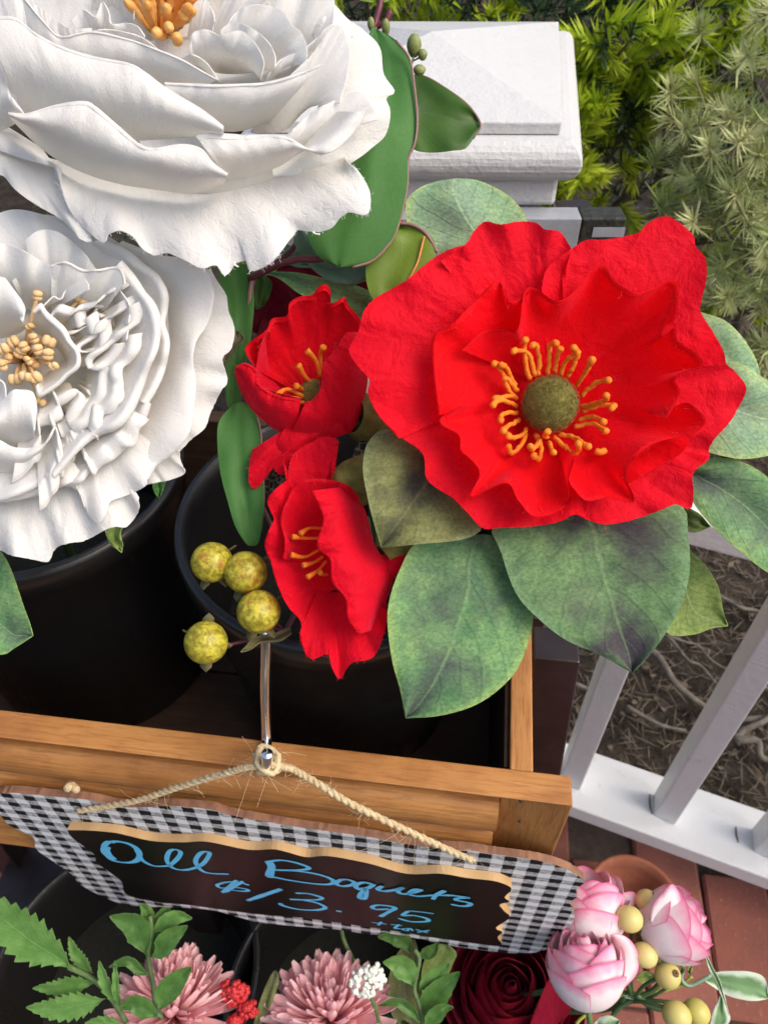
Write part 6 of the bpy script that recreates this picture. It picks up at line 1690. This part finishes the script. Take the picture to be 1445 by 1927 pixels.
# ---- little yellow apples on their own stem
t = NT('cream_apple')
oc = t.coords('Object'); oi = t.n('ObjectInfo')
c = t.mix(oi.outputs['Random'], (.52, .50, .10), (.72, .60, .24))
c = t.mix(t.ramp(t.noise(oc, 50, 3), [(.45, 0), (.75, .8)]), c, (.76, .56, .22))
M_APPLE = t.bsdf(c, .4, t.bump(t.noise(oc, 200, 3), .12, .0008), spec=.45, trans=.12)
M_BROWN = m_plain('brown_calyx', (.10, .05, .02), (.18, .10, .04), .8, 300, .4)
ap_ = thing('apple_pick', P(1150, 1900, .66), 'stem of small yellow cream apples between the pink blooms', 'berries')
for k, (x, y, r, d, axx) in enumerate(((698, 305, 62, .63, (.6, .2, .7)), (595, 420, 77, .61, (.9, -.2, .1)), (690, 640, 72, .61, (.9, -.3, -.1)), (830, 765, 76, .61, (.3, -.1, .9)), (885, 1010, 82, .62, (.8, -.5, -.2)), (1005, 990, 76, .63, (.8, -.5, -.1)))):
    px, py = cv(A8, (x, y)); rw = r / 3.247 * d / FPX
    q = P(px, py, d)
    prof = [(rw * sin(a), -rw * 1.08 * cos(a)) for a in [pi * i / 16 for i in range(16)]] + [(rw * .16, rw * .98), (0, rw * .9)]
    b = lathe('apple', prof, q, M_APPLE, ap_, 24, axx)
    ax = Vector(axx).normalized()
    lathe('calyx_tip', [(0, 0), (rw * .22, .0002), (rw * .30, rw * .12), (rw * .18, rw * .10), (rw * .08, rw * .14)], q + ax * rw * 1.0, M_BROWN, b, 7, ax)
    stem(ap_, [q - ax * rw * .9, (q - ax * rw * 1.3).lerp(P(1170, 1880, .66), .4), P(1190, 1885, .655)], .0016)
stem(ap_, [P(1300, 1905, .645), P(1230, 1895, .648), P(1180, 1870, .655), P(1120, 1900, .68), Vector((q2.x + .07, q2.y + .01, .36))], .0030)
# ferny spray and variegated leaves by the pinks
fe = thing('fern_pick', P(1200, 1790, .64), 'short dark green fern spray between the yellow apples and pink bud', 'fern')
a0, a1 = P(*cv(A8, (715, 450)), .632), P(*cv(A8, (890, 680)), .632)
V, F, U = [], [], []
for k in range(17):
    tt = k / 16
    p = a0.lerp(a1, tt) + Vector((0, 0, -.004 * sin(pi * tt)))
    for sgn in (1, -1):
        dv = (a1 - a0).normalized() * .35 + Vector((.7 * sgn, 0, .45 * sgn))
        L = .016 * (.5 + .8 * sin(pi * (.2 + .7 * tt)))
        i0 = len(V)
        vv, ff, uu = tube_geo(smooth3([p, p + dv.normalized() * L * .5, p + dv.normalized() * L], 5), [.0010, .0016, .0017, .0012, .0003], 5)
        o = obj('frond', vv, ff, m_plain('fern_green', (.035, .09, .02), (.10, .19, .05), .6, 80, .3) if not 'fern_green' in bpy.data.materials else bpy.data.materials['fern_green'], fe, uu)
stem(fe, [a0, a0.lerp(a1, .5), a1, P(*cv(A8, (900, 760)), .64), P(1160, 1890, .67), Vector((q2.x + .07, q2.y + .02, .36))], .0013)
t = NT('variegated_leaf')
u_, v_ = t.sepuv()
s = t.math('ABSOLUTE', t.math('SUBTRACT', u_, .5))
nn = t.math('MULTIPLY', t.noise(t.coords('Object'), 120, 4), .3)
c = t.mix(t.ramp(t.math('ADD', s, nn), [(.36, 0), (.52, 1)]), (.17, .32, .13), (.60, .70, .55))
M_VAR = t.bsdf(c, .5, t.bump(t.noise(t.coords('Object'), 400, 3), .2, .0008), trans=.2, trans_col=(.4, .5, .3))
va = thing('variegated_leaf_pick', P(1330, 1880, .65), 'variegated white and green leaf spray curling at the bottom right', 'leaf pick')
leaf('leaf', va, .66, A8, [(1050, 795), (1100, 830), (1190, 885), (1300, 915), (1380, 920), (1448, 905)], [(1050, 785), (1130, 745), (1220, 738), (1330, 742), (1420, 780), (1448, 905)], [.3, 0, 0, .3], M_VAR, keel=.2, seed=41)
leaf('leaf', va, .635, A8, [(1055, 630), (1080, 720), (1130, 830), (1180, 940), (1205, 1010)], [(1060, 630), (1110, 720), (1150, 800), (1180, 900), (1205, 1010)], [.0, .0, .2], M_VAR, keel=.15, seed=42)
leaf('leaf', va, .645, A8, [(1145, 900), (1110, 980), (1090, 1070), (1120, 1120)], [(1160, 880), (1200, 980), (1205, 1050), (1120, 1120)], [.0, .0, .2], M_VAR, keel=.15, seed=43)
leaf('leaf', va, .66, A8, [(380, 1060), (420, 1020), (480, 1010), (540, 1040)], [(380, 1090), (430, 1150), (500, 1150), (540, 1040)], [.0, .0, .2], M_VAR, keel=.1, seed=44)
leaf('leaf', va, .65, A8, [(560, 890), (620, 880), (720, 920), (800, 960)], [(570, 900), (640, 920), (740, 950), (800, 960)], [.0, .0, .2], M_VAR, keel=.05, seed=45)
M_MINT = m_plain('mint_stem', (.20, .33, .22), (.28, .42, .28), .5, 60, .2)
tube('tendril', [P(*cv(A8, p), .65) for p in ((890, 690), (925, 710), (915, 790), (960, 828), (1030, 800), (1090, 765))], .0016, M_MINT, va, 7, 30)
M_LIME = m_plain('lime_stem', (.34, .40, .05), (.42, .48, .09), .5, 60, .2)
tube('tendril', [P(*cv(A8, p), .655) for p in ((270, 1060), (340, 1000), (560, 880), (740, 870), (900, 830), (980, 770))], .0014, M_LIME, va, 7, 40)
leaf('leaf', va, .65, A8, [(640, 770), (690, 740), (750, 760), (740, 800)], [(640, 790), (690, 820), (720, 820), (740, 800)], [0, 0, 0], bpy.data.materials['yellow_green_cloth_leaf'], seed=46)
leaf('leaf', va, .66, A8, [(950, 740), (960, 705), (985, 700)], [(950, 745), (970, 760), (985, 700)], [0, 0, 0], bpy.data.materials['yellow_green_cloth_leaf'], seed=47)
stem(va, [P(1090, 1930, .67), P(1040, 2000, .70), Vector((q2.x + .08, q2.y, .36))], .002)

# ---- fresh green serrated leaves at the lower left
LG = m_leaf('fresh_green_leaf', (.10, .24, .045), (.17, .33, .085), (.06, .15, .03), .3, (.24, .38, .12), .25, 40, .5, .22, .15)
LG2 = m_leaf('mid_green_leaf', (.055, .15, .025), (.10, .22, .045), (.03, .09, .02), .35, (.2, .3, .1), .3, 50, .45, .2, .15)
def sleaf(parent, D, fr, mid, width, n_teeth, amp, mat, depth=(0, 0, 0), keel=.25, nv=70, seed=0):
    """serrated leaf along a midrib; width in frame px"""
    M_ = catmull([cv(fr, p) for p in mid], nv)
    Dp = catmull([(i, 0, v) for i, v in enumerate(depth)], nv)
    w0 = width / fr[2]
    verts, uvs = [], []
    nu = 11
    for j in range(nv):
        v = j / (nv - 1)
        a = M_[max(0, j - 1)]; b = M_[min(nv - 1, j + 1)]
        tx, ty = b[0] - a[0], b[1] - a[1]; L = math.hypot(tx, ty) or 1
        nx, ny = -ty / L, tx / L
        prof = (sin(pi * min(1, v * .5 / .38)) if v < .38 else 1) if v < .38 else 1
        prof = math.sin(pi * min(.5, v / .38 * .5)) if v < .38 else cos(pi / 2 * ((v - .38) / .62)) ** .85
        saw = (v * n_teeth) % 1.0
        for i in range(nu):
            s = -1 + 2 * i / (nu - 1)
            ww = w0 * (prof * (1 - amp * (1 - saw) * abs(s) ** 3) + .01)
            x = M_[j][0] + nx * s * ww + tx / L * abs(s) * w0 * .25
            y = M_[j][1] + ny * s * ww + ty / L * abs(s) * w0 * .25
            d = Dp[j][2] - keel * abs(s) + .12 * noise.noise(Vector((s * 1.5, v * 5, seed)))
            verts.append(P(x, y, D + d / 100)); uvs.append((i / (nu - 1), v))
    return obj('leaf', *thicken(verts, uvs, nu, nv, .0004)[:2], mat, parent, thicken(verts, uvs, nu, nv, .0004)[2])
g1_ = thing('serrated_leaf_spray', P(150, 1880, .64), 'bright green spray of toothed leaves at the bottom left corner', 'leaf spray', 'green leaf sprays')
sleaf(g1_, .60, A5, [(420, 500), (330, 430), (200, 350), (80, 260), (-40, 160), (-160, 40)], 150, 11, .30, LG, (.6, .2, 0, .2), .3, seed=1)
sleaf(g1_, .63, A5, [(530, 520), (480, 470), (430, 410), (395, 320)], 46, 9, .35, LG, (.2, 0, .2), .15, seed=2)
sleaf(g1_, .62, A5, [(540, 572), (440, 580), (330, 600), (200, 602)], 62, 9, .35, LG, (.2, 0, .2), .15, seed=3)
sleaf(g1_, .61, A5, [(600, 660), (480, 690), (330, 720), (170, 712)], 88, 10, .32, LG, (.3, 0, .1), .2, seed=4)
sleaf(g1_, .61, A5, [(660, 700), (630, 640), (590, 560), (565, 455)], 40, 5, .3, LG, (.2, 0, .1), .15, seed=5)
sleaf(g1_, .605, A5, [(690, 720), (660, 640), (655, 540), (652, 450)], 26, 4, .3, LG, (.2, 0, .1), .15, seed=6)
sleaf(g1_, .61, A5, [(700, 820), (640, 800), (560, 790), (490, 800)], 40, 6, .3, LG, (.2, 0, .1), .15, seed=7)
stem(g1_, [P(*cv(A5, (390, 480)), .607), P(*cv(A5, (520, 545)), .62), P(*cv(A5, (620, 640)), .62), P(*cv(A5, (720, 800)), .63), P(260, 1960, .68)] + base_in(q1, .0, .02), .0022)
def bushy(name, label, D, fr, stempts, leaves, q, dx):
    o = thing(name, P(*cv(fr, stempts[-1]), D + .02), label, 'leaf spray', 'green leaf sprays')
    for k, (mid, w, dd, mt) in enumerate(leaves):
        sleaf(o, D + dd, fr, mid, w, 6, .10, mt, (.2, 0, .2), .22, 40, seed=k)
    stem(o, [P(*cv(fr, p), D + .004) for p in stempts] + base_in(q, dx, .0), .0020)
    return o
bushy('leafy_sprig', 'leafy green sprig rising in front of the left pink chrysanthemum', .615, A5, [(850, 190), (860, 290), (840, 420), (865, 560), (880, 680), (910, 760)],
      [([(830, 420), (800, 330), (760, 250), (640, 200)], 80, .0, LG2), ([(860, 290), (930, 240), (1000, 200), (1078, 205)], 52, .005, LG), ([(850, 430), (900, 400), (960, 320), (1050, 255)], 62, -.004, LG2), ([(845, 250), (840, 200), (830, 160), (800, 130)], 40, .012, LG), ([(860, 420), (855, 370), (870, 320), (890, 290)], 30, .004, LG2),
       ([(850, 530), (790, 500), (720, 450), (625, 480)], 34, -.01, LG2), ([(900, 740), (940, 640), (1000, 560), (1075, 490)], 70, -.022, LG2), ([(900, 770), (840, 730), (760, 690), (690, 710)], 62, -.020, LG2), ([(870, 300), (900, 230), (930, 170), (960, 150)], 40, .014, LG)], q1, .01)
bushy('leafy_sprig', 'leafy green sprig between the white filler flowers and the crimson bloom', .655, A6, [(900, 260), (930, 320), (900, 480), (925, 560), (945, 680), (950, 740)],
      [([(880, 290), (850, 230), (790, 190), (706, 190)], 52, .02, LG2), ([(900, 480), (870, 410), (820, 350), (740, 335)], 70, .0, LG), ([(920, 500), (960, 460), (1020, 410), (1095, 345)], 48, .006, LG), ([(950, 690), (990, 580), (1060, 480), (1145, 400)], 78, .004, LG2), ([(940, 680), (880, 610), (800, 560), (700, 580)], 32, -.004, LG2), ([(920, 310), (960, 290), (1000, 270), (1030, 230)], 40, .02, LG2), ([(960, 730), (1010, 650), (1060, 600), (1110, 590)], 50, -.006, LG2)], q2, .03)
# large soft oval leaves behind
ov = thing('oval_leaf_pick', P(790, 1860, .70), 'broad olive oval leaves behind the centre sprig under the sign', 'leaf pick')
leaf('leaf', ov, .715, A6, [(900, 760), (780, 640), (750, 480), (780, 340), (830, 250), (900, 200)], [(960, 760), (960, 640), (940, 500), (930, 360), (920, 260), (900, 200)], [.3, 0, 0, .2], LF_OL, seed=51)
leaf('leaf', ov, .705, A6, [(950, 560), (940, 420), (960, 320), (1020, 240), (1080, 228)], [(1010, 560), (1080, 440), (1120, 340), (1140, 280), (1080, 228)], [.3, 0, 0, .2], LF_YG, seed=52)
leaf('leaf', ov, .66, A6, [(-10, 690), (20, 580), (60, 470), (95, 400), (115, 380)], [(30, 700), (80, 600), (120, 500), (136, 420), (115, 380)], [.3, 0, 0, .2], LF_OL, keel=.2, seed=53)
stem(ov, [P(800, 1960, .71), P(780, 2020, .73)] + base_in(q2, .03, .03), .002)
# ---- white filler flower cluster and red beads
wf = thing('filler_flower', P(705, 1900, .62), 'cluster of tiny white filler flowers beside the centre chrysanthemum', 'flower')
M_WF = m_plain('tiny_white_flower', (.74, .76, .64), (.82, .83, .76), .6, 300, .3)
rg = random.Random(77)
bead = mesh_data('floret', *[x for x in (lambda g: (g[0], g[1], M_WF, g[2]))(lathe_geo([(0, -.0022), (.0016, -.0016), (.0024, 0), (.0018, .0015), (.0006, .0017), (0, .0010)], 6))])
cf = P(*cv(A6, (625, 440)), .61)
for k in range(85):
    a = rg.uniform(0, 6.28); r = math.sqrt(rg.random())
    q = P(*cv(A6, (625 + 100 * r * cos(a) + 12, 440 + 88 * r * sin(a) - (20 if cos(a) > .4 else 0))), .61 + .006 * r * r + rg.uniform(-.002, .002))
    inst('floret', bead, wf, orient(q, (CAM - q) + Vector((rg.gauss(0, .3), rg.gauss(0, .3), rg.gauss(0, .3))), rg.uniform(0, 6), rg.uniform(.75, 1.15)))
stem(wf, [cf + Vector((0, .006, -.004)), P(*cv(A6, (660, 540)), .622), P(*cv(A6, (690, 620)), .63), P(720, 1960, .66)] + base_in(q2, .02, .0), .0016)
M_REDB = m_plain('red_bead', (.42, .012, .02), (.55, .03, .03), .55, 200, .3)
rbm = mesh_data('bead', *[x for x in (lambda g: (g[0], g[1], M_REDB, g[2]))(lathe_geo([(0, -.0022), (.0016, -.0016), (.0023, 0), (.0016, .0016), (0, .0022)], 8))])
for (cx0, cy0, rad, lab, n) in ((1325, 625, 80, 'knot of tiny red beads between the two pink chrysanthemums', 70), (1400, 720, 60, 'smaller knot of red beads behind the narrow olive leaf', 40), (1325, 790, 45, 'low knot of red beads at the bottom edge between the chrysanthemums', 26)):
    rb2 = thing('red_bead_pick', P(*cv(A5, (cx0, cy0)), .66), lab, 'berries', 'red bead picks')
    for k in range(n):
        a = rg.uniform(0, 6.28); r = math.sqrt(rg.random())
        q = P(*cv(A5, (cx0 + rad * r * cos(a), cy0 + rad * .9 * r * sin(a))), .65 + .008 * r * r)
        inst('bead', rbm, rb2, Matrix.Translation(q) @ Matrix.Scale(rg.uniform(.8, 1.3), 4))
    stem(rb2, [P(*cv(A5, (cx0, cy0)), .665), P(470, 1950, .70)] + base_in(q2, -.04, .0), .0014, M_MAROON)
# dark wire stem leaving the sign
wi = thing('wire_stem', P(655, 1790, .70), 'single dark green wire stem rising behind the right chrysanthemum', 'stem')
tube('stem', [P(*cv(A6, p), .70) for p in ((490, 150), (500, 200), (525, 260), (540, 290))] + [P(680, 1850, .74)] + base_in(q2, .0, .02), .0019, M_STEM, wi, 7, 24)
